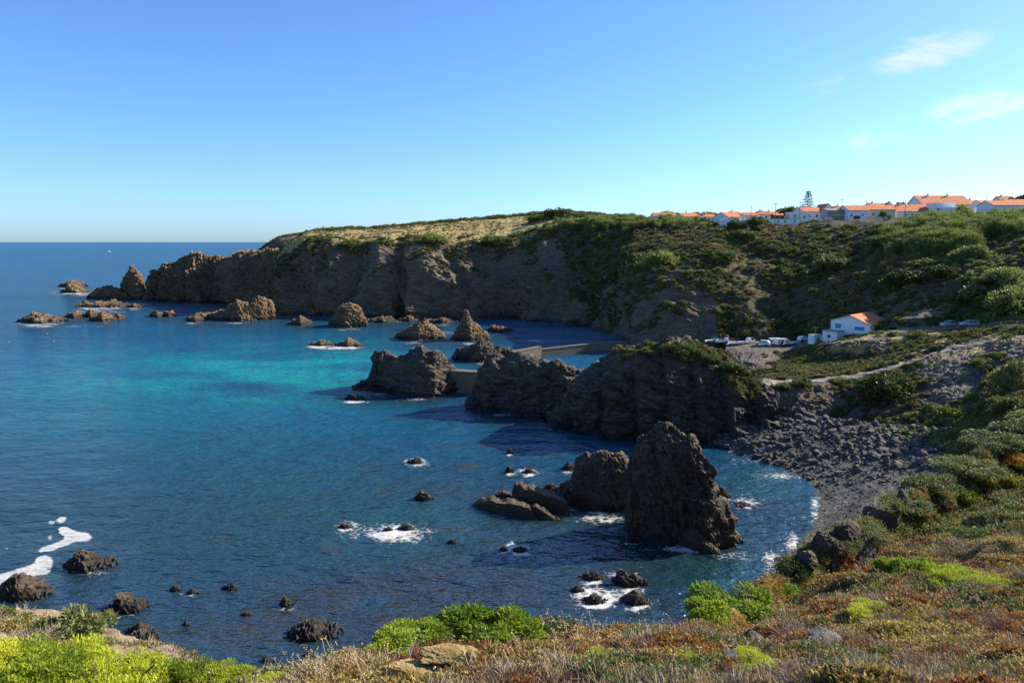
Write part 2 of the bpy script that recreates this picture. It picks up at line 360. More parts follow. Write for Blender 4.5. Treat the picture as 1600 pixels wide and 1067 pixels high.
wv = N(nt, 'ShaderNodeTexWave', {'Vector': oc, 'Scale': 1.6, 'Distortion': .6, 'Detail': 2.0}, bands_direction='X').outputs['Fac']
c = ramp(nt, noise(nt, oc, 1.6, 7, .7), [(.3, (.36, .095, .03)), (.5, (.6, .18, .055)), (.72, (.68, .28, .12))])
p = N(nt, 'ShaderNodeBsdfPrincipled', {'Base Color': c, 'Roughness': .85, 'Normal': bump(nt, wv, .6, .08)}); out(nt, p.outputs[0]); roof_mat = m
# ------------------------------------------------------------------ terrain
def patch(key, xs, cols, sub, nu, dfun=None, attrs=None, step=2):
    """loft a sheet through columns of 3D points; attrs: {name: (columns x rows) values}"""
    A = np.array(cols, float); tu = spaced(xs, nu); tv = rows(sub)
    def two(B): return np.swapaxes(crom(np.swapaxes(crom(B, tu), 0, 1), tv), 0, 1)
    G = two(A); n = grid_normals(G)
    if n[..., 2].mean() < 0: n = -n
    at = {k: np.clip(two(np.array(v, float)), 0, 1) for k, v in (attrs or {}).items()}
    if dfun is not None: G = G + n * dfun(G.reshape(-1, 3), {k: v.ravel() for k, v in at.items()}, n.reshape(-1, 3)).reshape(G.shape[:2])[..., None]
    add_bvh(key, G, step)
    return G, n, at
def grid_obj(name, G, mat, at=None, kind='structure', smooth=False):
    me = mesh_np(name, G.reshape(-1, 3), grid_faces(*G.shape[:2]), smooth)
    for k, v in (at or {}).items(): attr(me, k, v.ravel())
    o = obj(name, me, mat)
    if kind: o['kind'] = kind
    return o
def col(px, pts):
    r = []
    for p in pts: r.append(XZ(px, p[1], p[2]) if p[0] == 'z' else D(px, p[0], p[1]))
    return r

# --- the far cliff, the hillside behind the harbour and the plateau with the village
HC = {440: [(487,402),(465,406),(440,410),(412,416),(398,430),(394,500),(393,700)],
 490: [(491,394),(450,400),(410,406),(375,414),(368,450),(363,540),(365,800)],
 540: [(494,383),(440,391),(405,398),(378,408),(369,440),(360,540),(362,900)],
 600: [(497,372),(445,380),(405,388),(379,398),(368,430),(356,540),(358,900)],
 630: [(498,373),(448,381),(408,389),(383,400),(368,430),(354,540),(356,900)],
 660: [(498,369),(450,375),(410,382),(381,394),(367,430),(351,540),(354,900)],
 720: [(498,369),(450,377),(410,385),(381,396),(365,430),(346,530),(350,900)],
 780: [(498,370),(450,377),(412,385),(382,394),(363,425),(341,520),(346,900)],
 830: [(499,364),(450,372),(408,382),(376,392),(358,415),(337,500),(343,900)],
 870: [(501,355),(450,366),(400,378),(358,392),(346,420),(334,470),(340,900)],
 930: [(508,336),(455,352),(400,368),(354,388),(343,415),(338,460),(340,900)],
 980: [(535,285),(480,308),(420,338),(367,372),(348,395),(340,440),(342,900)],
 1010: [(548,258),(500,268),(450,278),(420,296),(372,345),(346,390),(342,900)],
 1060: [(550,252),(500,260),(450,268),(410,284),(370,335),(348,385),(342,900)],
 1110: [(545,247),(495,256),(445,267),(397,287),(367,320),(349,370),(342,900)],
 1150: [(538,242),(490,254),(440,270),(400,290),(364,318),(351,350),(342,900)],
 1220: [(536,236),(490,250),(435,270),(394,292),(360,318),(350,345),(341,900)],
 1300: [(530,228),(485,242),(430,262),(388,286),(358,312),(348,335),(339,900)],
 1380: [(515,216),(475,228),(425,248),(388,271),(358,298),(347,325),(338,900)],
 1450: [(508,202),(480,207),(440,220),(402,240),(370,265),(348,300),(336,900)],
 1530: [(505,190),(470,199),(425,214),(388,234),(361,258),(344,295),(333,900)],
 1600: [(500,182),(455,194),(412,208),(378,228),(353,250),(339,290),(330,900)],
 1760: [(492,170),(440,184),(395,200),(364,220),(342,245),(330,285),(322,900)],
 2000: [(485,160),(430,175),(385,190),(355,210),(335,235),(325,280),(318,900)]}
hx = sorted(HC); hcols = []; hveg = []; hgr = []
for px in hx:
    c = col(px, HC[px]); hcols.append([c[0] + np.array([0, -3, -5.])] + c)
    if px < 900: hveg.append([0, 0, .0, .1, .45, .5, 1, 1]); hgr.append([0, 0, 0, 0, .45, 1, .4, .3] if px < 850 else [0, 0, 0, 0, .1, .5, .3, .2])
    elif px < 960: hveg.append([0, .2, .6, .9, 1, 1, 1, 1]); hgr.append([0] * 8)
    elif px < 1120: hveg.append([0, 0, .1, .3, .9, 1, 1, 1]); hgr.append([0] * 8)
    else: hveg.append([.7, .95, 1, 1, 1, 1, 1, 1]); hgr.append([0] * 6 + [.2, .3])
    if px > 1370 and px < 1500: hveg[-1][1:3] = [.2, .3]
hsub = [3, 46, 46, 40, 26, 18, 6]
def hdisp(P, at, n):
    v = at['veg']; g = at['grass']; steep = np.clip(1.15 - n[:, 2], 0, 1)
    Q = P * np.array([1, .55, .55])
    gully = ridged(np.stack([P[:, 0] * .035 + .012 * P[:, 2], P[:, 1] * .02, P[:, 2] * .008], 1) + 3, 3) * 3.2
    s_ = P[:, 0] / 26. + .35 * fbm(P / 40., 2); s_ = s_ - np.floor(s_); saw_ = np.where(s_ < .15, s_ / .15, (1 - s_) / .85)
    return 8.0 * (saw_ - .5) * steep * (1 - v) * np.clip(1.1 - n[:, 2], 0, 1) + steep * (1 - .6 * v) * rockdisp(P, 5.0, (.5, .3, 1), 1) * 3.4 + 2.1 * steep * gully * (1 - .35 * v) + (.4 + v) * fbm(P / 14., 4) * .9 * (1 - g * .7)
HG, HN, HA = patch('hill', hx, hcols, hsub, 760, hdisp, {'veg': hveg, 'grass': hgr, 'scree': [[0] * 8 for _ in hx]})
# ragged vegetation mask
vn = fbm(HG.reshape(-1, 3) / 11., 4).reshape(HG.shape[:2]); HA['veg'] = np.clip(HA['veg'] * 1.15 + .38 * vn, 0, 1)
HA['scree'] = np.clip((HA['veg'] < .4) * np.clip(fbm(HG.reshape(-1, 3) / 22. + 9, 3).reshape(HG.shape[:2]) * 1.6 - .25, 0, .5), 0, 1)
grid_obj('hillside', HG, terrain_mat, HA)

# --- a farther headland seen past the end of the plateau
fx = [400, 426, 440, 470, 520, 600]
FC = {400: [(400,640),(399,642),(398,646),(397,660),(396,760)], 426: [(402,620),(392,624),(382,628),(378,640),(378,760)], 440: [(402,610),(388,614),(376,620),(371,640),(371,760)],
      470: [(402,600),(388,606),(372,614),(366,640),(366,760)], 520: [(402,600),(385,606),(368,616),(363,640),(363,760)], 600: [(402,600),(385,606),(366,616),(362,640),(362,760)]}
FG, FN, FA = patch('farhead', fx, [col(p, FC[p]) for p in fx], [24, 24, 14, 10], 110, lambda P, a, n: np.clip(1.1 - n[:, 2], 0, 1) * rockdisp(P, 7, (.4, .2, 1), 5) * 4 + fbm(P / 15) * .5,
                   {'veg': [[0, 0, .1, .8, 1]] * 6, 'grass': [[0] * 5] * 6, 'scree': [[0] * 5] * 6})
grid_obj('far_headland', FG, terrain_mat, FA)

# --- terrace: scree above the beach, footpath, bluff, harbour apron and road shelf
z = 'z'
TC = {1140: [(694,138),(660,144),(628,152),(608,160),(z,-2,175),(z,-1.5,195),(z,.5,212),(z,5.8,232),(z,5.8,250)],
 1190: [(694,138),(664,149),(630,153),(597,159),(z,3,182),(z,3.2,195),(z,4.4,208),(z,5.9,228),(z,6,250)],
 1240: [(690,139),(660,150),(626,154),(596,160),(z,5.5,185),(z,5.2,198),(z,5.5,212),(z,6.4,226),(z,6.4,246)],
 1285: [(692,137),(660,148),(622,154),(592,162),(z,7,184),(z,7.5,194),(z,8.5,206),(z,9,218),(z,9,238)],
 1312: [(696,134),(658,147),(618,155),(587,164),(566,184),(536,190),(z,10.5,202),(z,10,215),(z,9.6,234)],
 1370: [(700,130),(655,142),(605,154),(577,163),(557,178),(530,186),(521,198),(z,13,208),(z,12.6,224)],
 1420: [(708,124),(660,135),(600,150),(568,161),(548,175),(527,184),(517,194),(512.5,200),(z,15.6,216)],
 1480: [(722,112),(668,126),(602,143),(560,157),(540,170),(522,180),(515,189),(511,194),(z,16.6,207)],
 1540: [(715,104),(655,122),(600,138),(552,154),(532,166),(517,176),(511,183),(507.5,188),(z,17.5,200)],
 1600: [(700,95),(640,112),(585,130),(540,148),(524,160),(512,170),(507,177),(504,181),(z,18.3,194)],
 1760: [(690,86),(625,104),(570,122),(528,138),(512,152),(502,162),(498,168),(495,172),(z,19.5,186)],
 2000: [(680,78),(610,98),(560,115),(520,130),(505,144),(497,155),(493,161),(490,165),(z,21,180)]}
tx = sorted(TC)
tcols = [[c[0] + np.array([0, -4, -4.])] + c for c in (col(p, TC[p]) for p in tx)]
tveg = {1140: [0,0,0,.1,.5,.3,.3,.3,.0,.3], 1190: [0,0,0,.15,.55,.5,.4,.3,.0,.3], 1240: [0,0,0,.1,.6,.8,.9,.7,.0,.4], 1285: [0,0,0,.2,.8,.9,1,.9,.2,.4], 1312: [0,0,.5,.75,.9,.8,.2,.6,.5,.5],
        1370: [0,0,.6,.75,.9,.7,.25,.7,.4,.5], 1420: [0,.3,.65,.55,.6,.7,.6,.8,.2,.5], 1480: [0,.9,.7,.3,.35,.6,.7,.7,.1,.5], 1540: [0,1,.85,.3,.35,.6,.8,.7,.1,.5], 1600: [0,1,1,.6,.4,.6,.8,.7,.1,.5],
        1760: [0,1,1,.9,.7,.7,.8,.7,.1,.5], 2000: [0,1,1,1,.9,.7,.8,.7,.1,.5]}
tscree = {p: [.3,.9,.9,.9,.3,.2,.3,.7,.9,.4] if p < 1250 else ([.2,.5,.5,.25,.1,.1,.1,.1,.6,.3] if p < 1430 else [.2,.1,.5,.9,.7,.3,.1,.1,.6,.3]) for p in tx}
def tdisp(P, at, n):
    steep = np.clip(1.2 - n[:, 2], 0, 1); flat = np.clip((n[:, 2] - .93) * 12, 0, 1) * (P[:, 1] > 176)
    return (1 - .9 * flat) * (steep * rockdisp(P, 1.9, (.2, .5, 1), 2) * 2.4 * (1 - .3 * at['veg']) + fbm(P / 6., 4) * .55 + .12 * ridged(P / .8, 2))
TG, TN, TA = patch('terrace', tx, tcols, [2, 34, 30, 28, 24, 24, 20, 8, 8], 520, tdisp, {'veg': [tveg[p] for p in tx], 'grass': [[0, 0, 0, .1, .4, .45, .4, .45, 0, .1] if p > 1300 else [0, 0, 0, 0, .3, .25, .1, 0, 0, 0] for p in tx], 'scree': [tscree[p] for p in tx]})
TA['grass'] = np.clip(TA['grass'] + .4 * fbm(TG.reshape(-1, 3) / 5. + 70, 4).reshape(TG.shape[:2]) * (TA['grass'] > .05), 0, 1)
TA['veg'] = np.clip(TA['veg'] * .85 + .35 * fbm(TG.reshape(-1, 3) / 4., 4).reshape(TG.shape[:2]), 0, 1)
grid_obj('terrace_ground', TG, terrain_mat, TA)

# --- the shingle cove
BS = [((1085,692),(1130,676,1.5)),((1120,698),(1165,676,2.2)),((1165,714),(1210,680,2.5)),((1215,730),(1295,690,3)),((1262,752),(1400,700,4)),((1284,785),(1470,740,4.5)),
      ((1268,825),(1480,800,5)),((1228,868),(1450,862,5)),((1196,930),(1400,930,5)),((1150,1010),(1300,1010,5))]
bcols = []
for (w, i) in BS:
    a = Zp(*w); b = Zp(*i); d = (b - a); d[2] = 0; d /= np.linalg.norm(d)
    bcols.append([a - d * 9 + np.array([0, 0, -1.2]), a, a * .6 + b * .4 + np.array([0, 0, .15]), b, b + d * 12 + np.array([0, 0, 2.])])
BG, BN, BA = patch('beach', list(range(len(bcols))), bcols, [14, 30, 36, 14], 240, lambda P, a, n: fbm(P / 3., 4) * .12 + np.maximum(0, perlin(P / .5)) * .14)
grid_obj('shingle_beach', BG, pebble_mat)

# --- near slope on which the photographer stands
NC = {-700: [(1130,8.5),(1100,9.5),(1080,10.5),(1064,11.5)], -300: [(1125,8.5),(1095,9.5),(1074,10.5),(1060,11.5)], 0: [(1120,8),(1095,9),(1074,10),(1060,11)], 200: [(1120,8),(1100,8.8),(1084,9.6),(1074,10.4)], 400: [(1110,7),(1092,7.8),(1078,8.5),(1072,9.2)],
 560: [(1100,6.5),(1075,7.5),(1055,8.5),(1042,9.5)], 660: [(1100,6.2),(1062,7.8),(1030,9.5),(1012,11)], 750: [(1100,6),(1056,8),(1022,10),(1002,12)], 880: [(1100,6),(1056,8.2),(1022,10.5),(1004,13)],
 980: [(1100,6),(1055,8.5),(1022,11.5),(1002,14.5)], 1080: [(1100,6),(1045,9),(1006,13),(980,18)], 1160: [(1100,6),(1035,10),(985,16.5),(940,19)], 1230: [(1100,6),(1025,11),(950,20),(893,21.3)],
 1320: [(1100,6),(1012,11.5),(905,22),(830,23.5)], 1420: [(1100,6),(992,12.5),(850,25),(772,26.9)], 1520: [(1100,6),(975,13),(790,29),(714,31.3)], 1620: [(1100,6),(955,14),(735,33),(656,35.8)],
 1800: [(1100,6),(915,15),(668,37),(588,40)], 2100: [(1100,6),(870,16),(660,34),(540,54)]}
nx = sorted(NC); ncols = []
for px in nx:
    c = col(px, NC[px]); e = c[-1]; right = np.clip((px - 900) / 300., 0, 1)
    ncols.append([np.array([(px - 800) / 1155. * 13, -7, 36.6 + max(0, (px - 800) / 900.)]), np.array([(px - 800) / 1155. * 8.5, .5, 36.15 + max(0, (px - 800) / 900.)])] + c +
                 [e + np.array([0, 2.5 + 3 * right, -2.2 - 3. * right]), e + np.array([0, 7 + 14 * right, -12. - 8 * right]), np.array([e[0] * 1.2, e[1] + 14 + 14 * right, 0.])])
def ndisp(P, at, n):
    d = np.clip(P[:, 1] / 30, .35, 1.2)
    return fbm(P / 4.5, 5) * .5 * d + fbm(P / 1.1, 3) * .2 + .3 * d * np.clip(.9 - n[:, 2], 0, 1) * rockdisp(P, 1.2, (.6, .2, .8), 3) * 3
NG, NN, NA = patch('near', nx, ncols, [8, 30, 60, 60, 70, 26, 20, 16], 620, ndisp)
grid_obj('near_slope', NG, fore_mat)

# --- sandy bluff at the lower left
LC = {-500: [(1110,20),(1040,24),(985,28),(955,31)], -200: [(1100,20),(1030,24),(975,28),(948,31)], 0: [(1090,19),(1025,23),(980,28),(953,32)], 50: [(1090,19),(1022,23),(984,27.5),(960,32)], 100: [(1085,19),(1024,23),(992,27),(974,31)],
      150: [(1085,19),(1028,22.5),(1004,25.5),(985,29.5)], 210: [(1088,18.5),(1042,21),(1024,23.5),(1008,26.5)], 270: [(1090,18.5),(1064,20),(1052,21.5),(1042,23.5)], 310: [(1105,18),(1088,19),(1080,20),(1072,21)]}
lx = sorted(LC); lcols = []
for px in lx:
    c = col(px, LC[px]); e = c[-1]
    lcols.append([c[0] + np.array([0, -6, -2.])] + c + [e + np.array([1.0, 3, -4.]), e + np.array([3, 10, -13.]), np.array([e[0] + 6, e[1] + 20, -1.])])
LG, LN, LA = patch('bluff', lx, lcols, [6, 50, 40, 40, 30, 30, 20], 300, lambda P, a, n: fbm(P / 5., 5) * .5 + np.clip(1.25 - n[:, 2], .1, 1) * rockdisp(P, 1.1, (.8, 0, .7), 7) * .75)
grid_obj('sandy_bluff', LG, bluff_mat)

# ------------------------------------------------------------------ rocks, stacks and headlands
FOAM = []      # (px, py, rx, ry, strength)
SUNK = []      # submerged rock around things standing in the water
def ridge(name, crest, base, thick, L, amp, mat, nu=120, nv=70, label=None, cat='rock', group=None, kind=None, seed=0, tilt=(.5, .2, 1), pf=2.6, back=1.0, key=None, ft=.6, rib=0.0, slab=False, sa=.13):
    crest = sorted(crest); base = sorted(base)
    px = np.linspace(crest[0][0], crest[-1][0], nu)
    cy = np.interp(px, [c[0] for c in crest], [c[1] for c in crest]); by = np.interp(px, [c[0] for c in base], [c[1] for c in base])
    u = np.linspace(0, 1, nu); t = thick * (.3 + .7 * np.sin(np.pi * np.clip(u, .0, 1)) ** .6)
    G = np.zeros((nu, nv, 3)); nf = nv * 3 // 5; s1 = np.linspace(0, 1, nf); s2 = np.linspace(0, 1, nv - nf + 1)[1:]
    for i in range(nu):
        b = Zp(px[i], by[i], 0.0); c = D(px[i], cy[i], b[1] + t[i] * ft); zc = max(c[2], .05)
        sh = 1 - (1 - s1) ** 1.25
        G[i, :nf, 0] = b[0] + (c[0] - b[0]) * s1; G[i, :nf, 1] = b[1] + t[i] * ft * s1 ** pf; G[i, :nf, 2] = zc * sh
        G[i, nf:, 0] = c[0]; G[i, nf:, 1] = c[1] + t[i] * back * s2 ** .75; G[i, nf:, 2] = zc * (1 - s2 ** 1.4)
        if slab:   # steep broken front, flat sloping top, steep back
            k1, k2 = nv * 2 // 5, nv * 4 // 5; s = np.linspace(0, 1, nv)
            G[i, :, 0] = c[0]; G[i, :, 1] = np.interp(np.arange(nv), [0, k1, k1 + 1, k2, nv - 1], [b[1], b[1] + .1 * t[i], b[1] + .14 * t[i], b[1] + t[i], b[1] + 1.1 * t[i]])
            G[i, :, 2] = np.interp(np.arange(nv), [0, k1, k1 + 1, k2, nv - 1], [0, zc * .97, zc, zc * 1.02 + .1 * t[i], -.5])
        G[i, 0] += (0, -.3 * t[i] * .5, -2.0); G[i, -1] += (0, .5, -2.5)
    n = grid_normals(G)
    if n[..., 2].mean() < 0: n = -n
    d = rockdisp(G.reshape(-1, 3), L, tilt, seed, sa).reshape(nu, nv) * amp
    if rib:   # ribs whose broad faces look to the right
        Q = G.reshape(-1, 3); s_ = Q[:, 0] / (rib * 2.0) + .25 * fbm(Q / 30. + seed, 2) + Q[:, 2] * .01; s_ = s_ - np.floor(s_); saw_ = np.where(s_ < .15, s_ / .15, (1 - s_) / .85)
        d = d + (rib * (saw_ - .5)).reshape(nu, nv) * np.clip(1.0 - np.abs(n[..., 2]) * 1.1, 0, 1)
    G = G + n * d[..., None]
    if key: add_bvh(key, G, 2)
    o = grid_obj(name, G, mat, None, kind)
    if label: tag(o, label, cat, group)
    SUNK.append((px.min() - 4, px.max() + 4, np.interp([px.min(), px.mean(), px.max()], px, by)))
    return o
def small_rock(px, py, w, h, label, mat=None, seed=0, skew=.45, group=None, foam=0.0, thick=.42, name='sea_rock', jag=.35):
    r = np.random.default_rng(seed + int(px) * 7 + int(py)); base = Zp(px, py, 0); m = w / FPX * base[1]
    k = 7; xs = np.linspace(0, 1, k); pr = np.where(xs < skew, xs / skew, (1 - xs) / (1 - skew)) ** .5 * (1 - jag * r.random(k)); pr[int(round(skew * (k - 1)))] = 1; pr[0] = pr[-1] = 0
    crest = [(px - w / 2 + w * x, py - h * p - 1.5 * (p > 0)) for x, p in zip(xs, pr)]
    b = [(px - w / 2, py - h * .22), (px, py), (px + w / 2, py - h * .2)]
    o = ridge(name, crest, b, m * thick, max(.2 * m, .3), m * .1, mat or rock_dark, 90 if py > 690 and w > 24 else 50, 60 if py > 690 and w > 24 else 36, label, 'rock', group, None, seed, (.8 * (1 if skew < .5 else -1), .2, .7), 2.2, ft=.7, sa=.75 if py > 690 else .45)
    if foam: FOAM.append((px, py + 1, w * .75, max(5, h * .55), foam))
    return o

# rocky promontory below the plateau's end
ridge('promontory', [(228,470),(231,430),(235,422),(241,424),(250,420),(262,412),(275,410),(290,401),(301,395),(312,396),(325,400),(342,401),(352,404),(362,399),(376,396),(392,393),(410,391),(430,391),(446,399),(462,404),(478,422),(492,450)],
      [(219,470),(300,471),(350,473),(400,482),(450,487),(492,491)], 26, 4.5, 3.0, rock_far, 360, 120, kind='structure', seed=3, tilt=(.85, .1, .5), key='prom', pf=1.6, ft=.8, rib=10.5, sa=.45)
ridge('sea_stack', [(181,466),(188,448),(194,432),(199,424),(205,416),(211,419),(216,426),(222,440),(224,466)], [(181,466),(205,467),(224,468)], 12, 4, 2.2, rock_far, 70, 50, 'pointed tan rock pinnacle beside the tip of the far promontory', seed=4, tilt=(-.7, 0, .6), sa=.38)
ridge('sea_rock', [(134,464),(148,454),(160,449),(172,446),(182,451),(194,458),(204,466)], [(134,466),(170,468),(204,468)], 8, 3, 1.5, rock_far, 60, 40, 'low brown rock sloping left from the pointed pinnacle', seed=5, tilt=(-.7, 0, .6), sa=.38)
ridge('sea_rock', [(290,498),(305,492),(322,490),(340,487),(352,485),(362,476),(374,470),(384,475),(392,473),(403,465),(412,464),(420,470),(428,484),(437,498)], [(290,499),(330,500),(380,502),(437,498)], 9, 3, 1.7, rock_far, 120, 60, 'long ribbed rock with a fan-shaped right end off the promontory', seed=6, tilt=(.9, 0, .5), sa=.38)
ridge('sea_stack', [(512,507),(516,498),(522,490),(529,480),(538,475),(549,474),(558,480),(564,487),(569,496),(574,509)], [(512,509),(540,512),(574,510)], 8, 2.6, 1.5, rock_far, 80, 50, 'rounded tan stack standing in front of the far cliff', seed=8, sa=.38)
ridge('sea_rock', [(616,528),(628,518),(640,510),(652,504),(664,498),(672,504),(684,514),(697,528)], [(616,528),(655,532),(697,529)], 7, 2, 1.1, rock_far, 80, 46, 'low pyramid of layered rock left of the hooked rock', seed=9, tilt=(-.5, 0, .8), sa=.38)
ridge('sea_stack', [(703,529),(712,518),(719,508),(723,496),(726,486),(730,486),(733,492),(738,502),(748,509),(758,518),(768,529)], [(703,530),(735,533),(768,530)], 6, 2, 1.0, rock_far, 80, 50, 'rock with a thin hooked spike on top in the outer harbour', seed=10, tilt=(-.5, 0, .8), sa=.38)
ridge('sea_rock', [(708,560),(716,548),(730,541),(744,535),(752,529),(760,532),(772,542),(786,545),(796,541),(806,550),(822,560)], [(708,563),(750,566),(822,562)], 7, 2, 1.2, rock_dark, 90, 46, 'dark jagged rock at the seaward end of the harbour wall', seed=12, tilt=(-.6, 0, .8), sa=.38)
# line of big rocks along the breakwater and the central headland
ridge('breakwater_rock', [(550,606),(566,602),(582,600),(588,586),(590,570),(585,556),(588,546),(598,544),(608,548),(618,553),(630,556),(638,557),(642,549),(652,544),(662,543),(676,549),(688,554),(697,561),(706,568),(712,580),(716,600)],
      [(550,609),(590,612),(640,619),(680,621),(716,612)], 8.5, 3.2, 1.6, rock_dark, 190, 90, 'double-humped dark rock at the outer end of the breakwater', seed=14, tilt=(.25, 0, 1), key='r1')
ridge('breakwater_rock', [(728,640),(738,610),(750,572),(758,554),(772,552),(786,556),(800,553),(815,556),(832,556),(850,562),(866,564),(882,570),(900,575),(916,579),(930,584),(945,600)], [(728,640),(760,644),(830,650),(880,655),(945,650)], 9, 3.2, 1.6, rock_dark, 200, 100, 'long flat-topped dark rock between the concrete wall and the headland', seed=15, tilt=(.2, .1, 1), key='r2')
ridge('headland', [(855,664),(868,648),(880,630),(892,612),(905,597),(918,582),(932,570),(948,559),(965,551),(985,548),(1005,546),(1030,540),(1050,534),(1075,534),(1095,542),(1115,550),(1135,558),(1150,566),(1165,580),(1178,598),(1190,610),(1215,625)],
      [(855,668),(900,676),(960,686),(1040,692),(1120,694),(1215,692)], 15, 3.8, 2.3, rock_dark, 300, 140, kind='structure', seed=16, tilt=(.3, .1, 1), key='head', sa=.2, rib=3.0)
# the sea stacks in the cove
ridge('sea_stack', [(982,838),(985,800),(987,760),(985,715),(992,698),(1000,684),(1012,677),(1023,669),(1032,658),(1040,659),(1052,668),(1068,679),(1082,690),(1093,702),(1101,718),(1110,736),(1114,760),(1124,782),(1137,802),(1148,822),(1160,846)],
      [(982,832),(1010,842),(1060,852),(1110,858),(1160,850)], 5.2, 2.4, 1.25, rock_near, 240, 150, 'tall brown sea stack tapering upward, largest in the cove', seed=21, tilt=(1, .1, .35), key='stack', pf=2.4)
ridge('sea_stack', [(868,772),(880,758),(892,752),(899,736),(903,714),(914,709),(930,707),(942,705),(956,709),(968,714),(980,722),(987,740),(993,765),(998,792)], [(868,778),(900,790),(940,797),(998,797)], 4.6, 2.0, .8, rock_near, 140, 90, 'squat dark sea stack just left of the tall one', seed=22, tilt=(1, .1, .3), pf=2.4)
ridge('tilted_slab', [(739,789),(752,782),(768,779),(782,783),(796,783),(812,787),(826,791),(834,800),(840,812)], [(739,790),(780,802),(840,813)], 1.9, 1.1, .22, rock_near, 90, 44, 'low front slab of tilted rock left of the stacks', seed=23, tilt=(.35, -.8, .5), slab=True)
ridge('tilted_slab', [(800,790),(802,764),(806,756),(814,755),(820,762),(832,762),(846,769),(862,772),(876,779),(885,786),(890,802)], [(800,790),(850,800),(890,804)], 2.2, 1.1, .22, rock_near, 90, 46, 'tallest tilted slab with sunlit upper edge beside the squat stack', seed=24, tilt=(.35, -.8, .5), slab=True)
ridge('tilted_slab', [(822,806),(830,793),(838,790),(848,796),(858,803),(868,811),(876,812)], [(822,808),(850,812),(876,813)], 1.2, .8, .25, rock_near, 50, 30, 'small pointed slab between two larger tilted slabs', seed=25, tilt=(.35, -.8, .5), slab=True)
ridge('tilted_slab', [(768,782),(774,772),(786,768),(797,772),(804,786)], [(768,784),(804,790)], 1.2, .8, .25, rock_near, 50, 30, 'small slab behind the low front slab', seed=26, tilt=(.35, -.8, .5), slab=True)
ridge('sea_rock', [(1062,850),(1070,828),(1078,818),(1088,826),(1100,838),(1114,852),(1126,864)], [(1062,852),(1090,862),(1126,866)], 1.6, .8, .3, rock_near, 60, 36, 'dark wedge of rock leaning on the front of the tall stack', seed=27, tilt=(1, 0, .4), sa=.38)
ridge('sea_rock', [(1002,838),(1012,828),(1024,826),(1036,824),(1046,830),(1054,842)], [(1002,840),(1030,845),(1054,845)], 1.4, .7, .25, rock_near, 50, 30, 'low rock at the left foot of the tall stack', seed=28, tilt=(1, 0, .4), sa=.38)

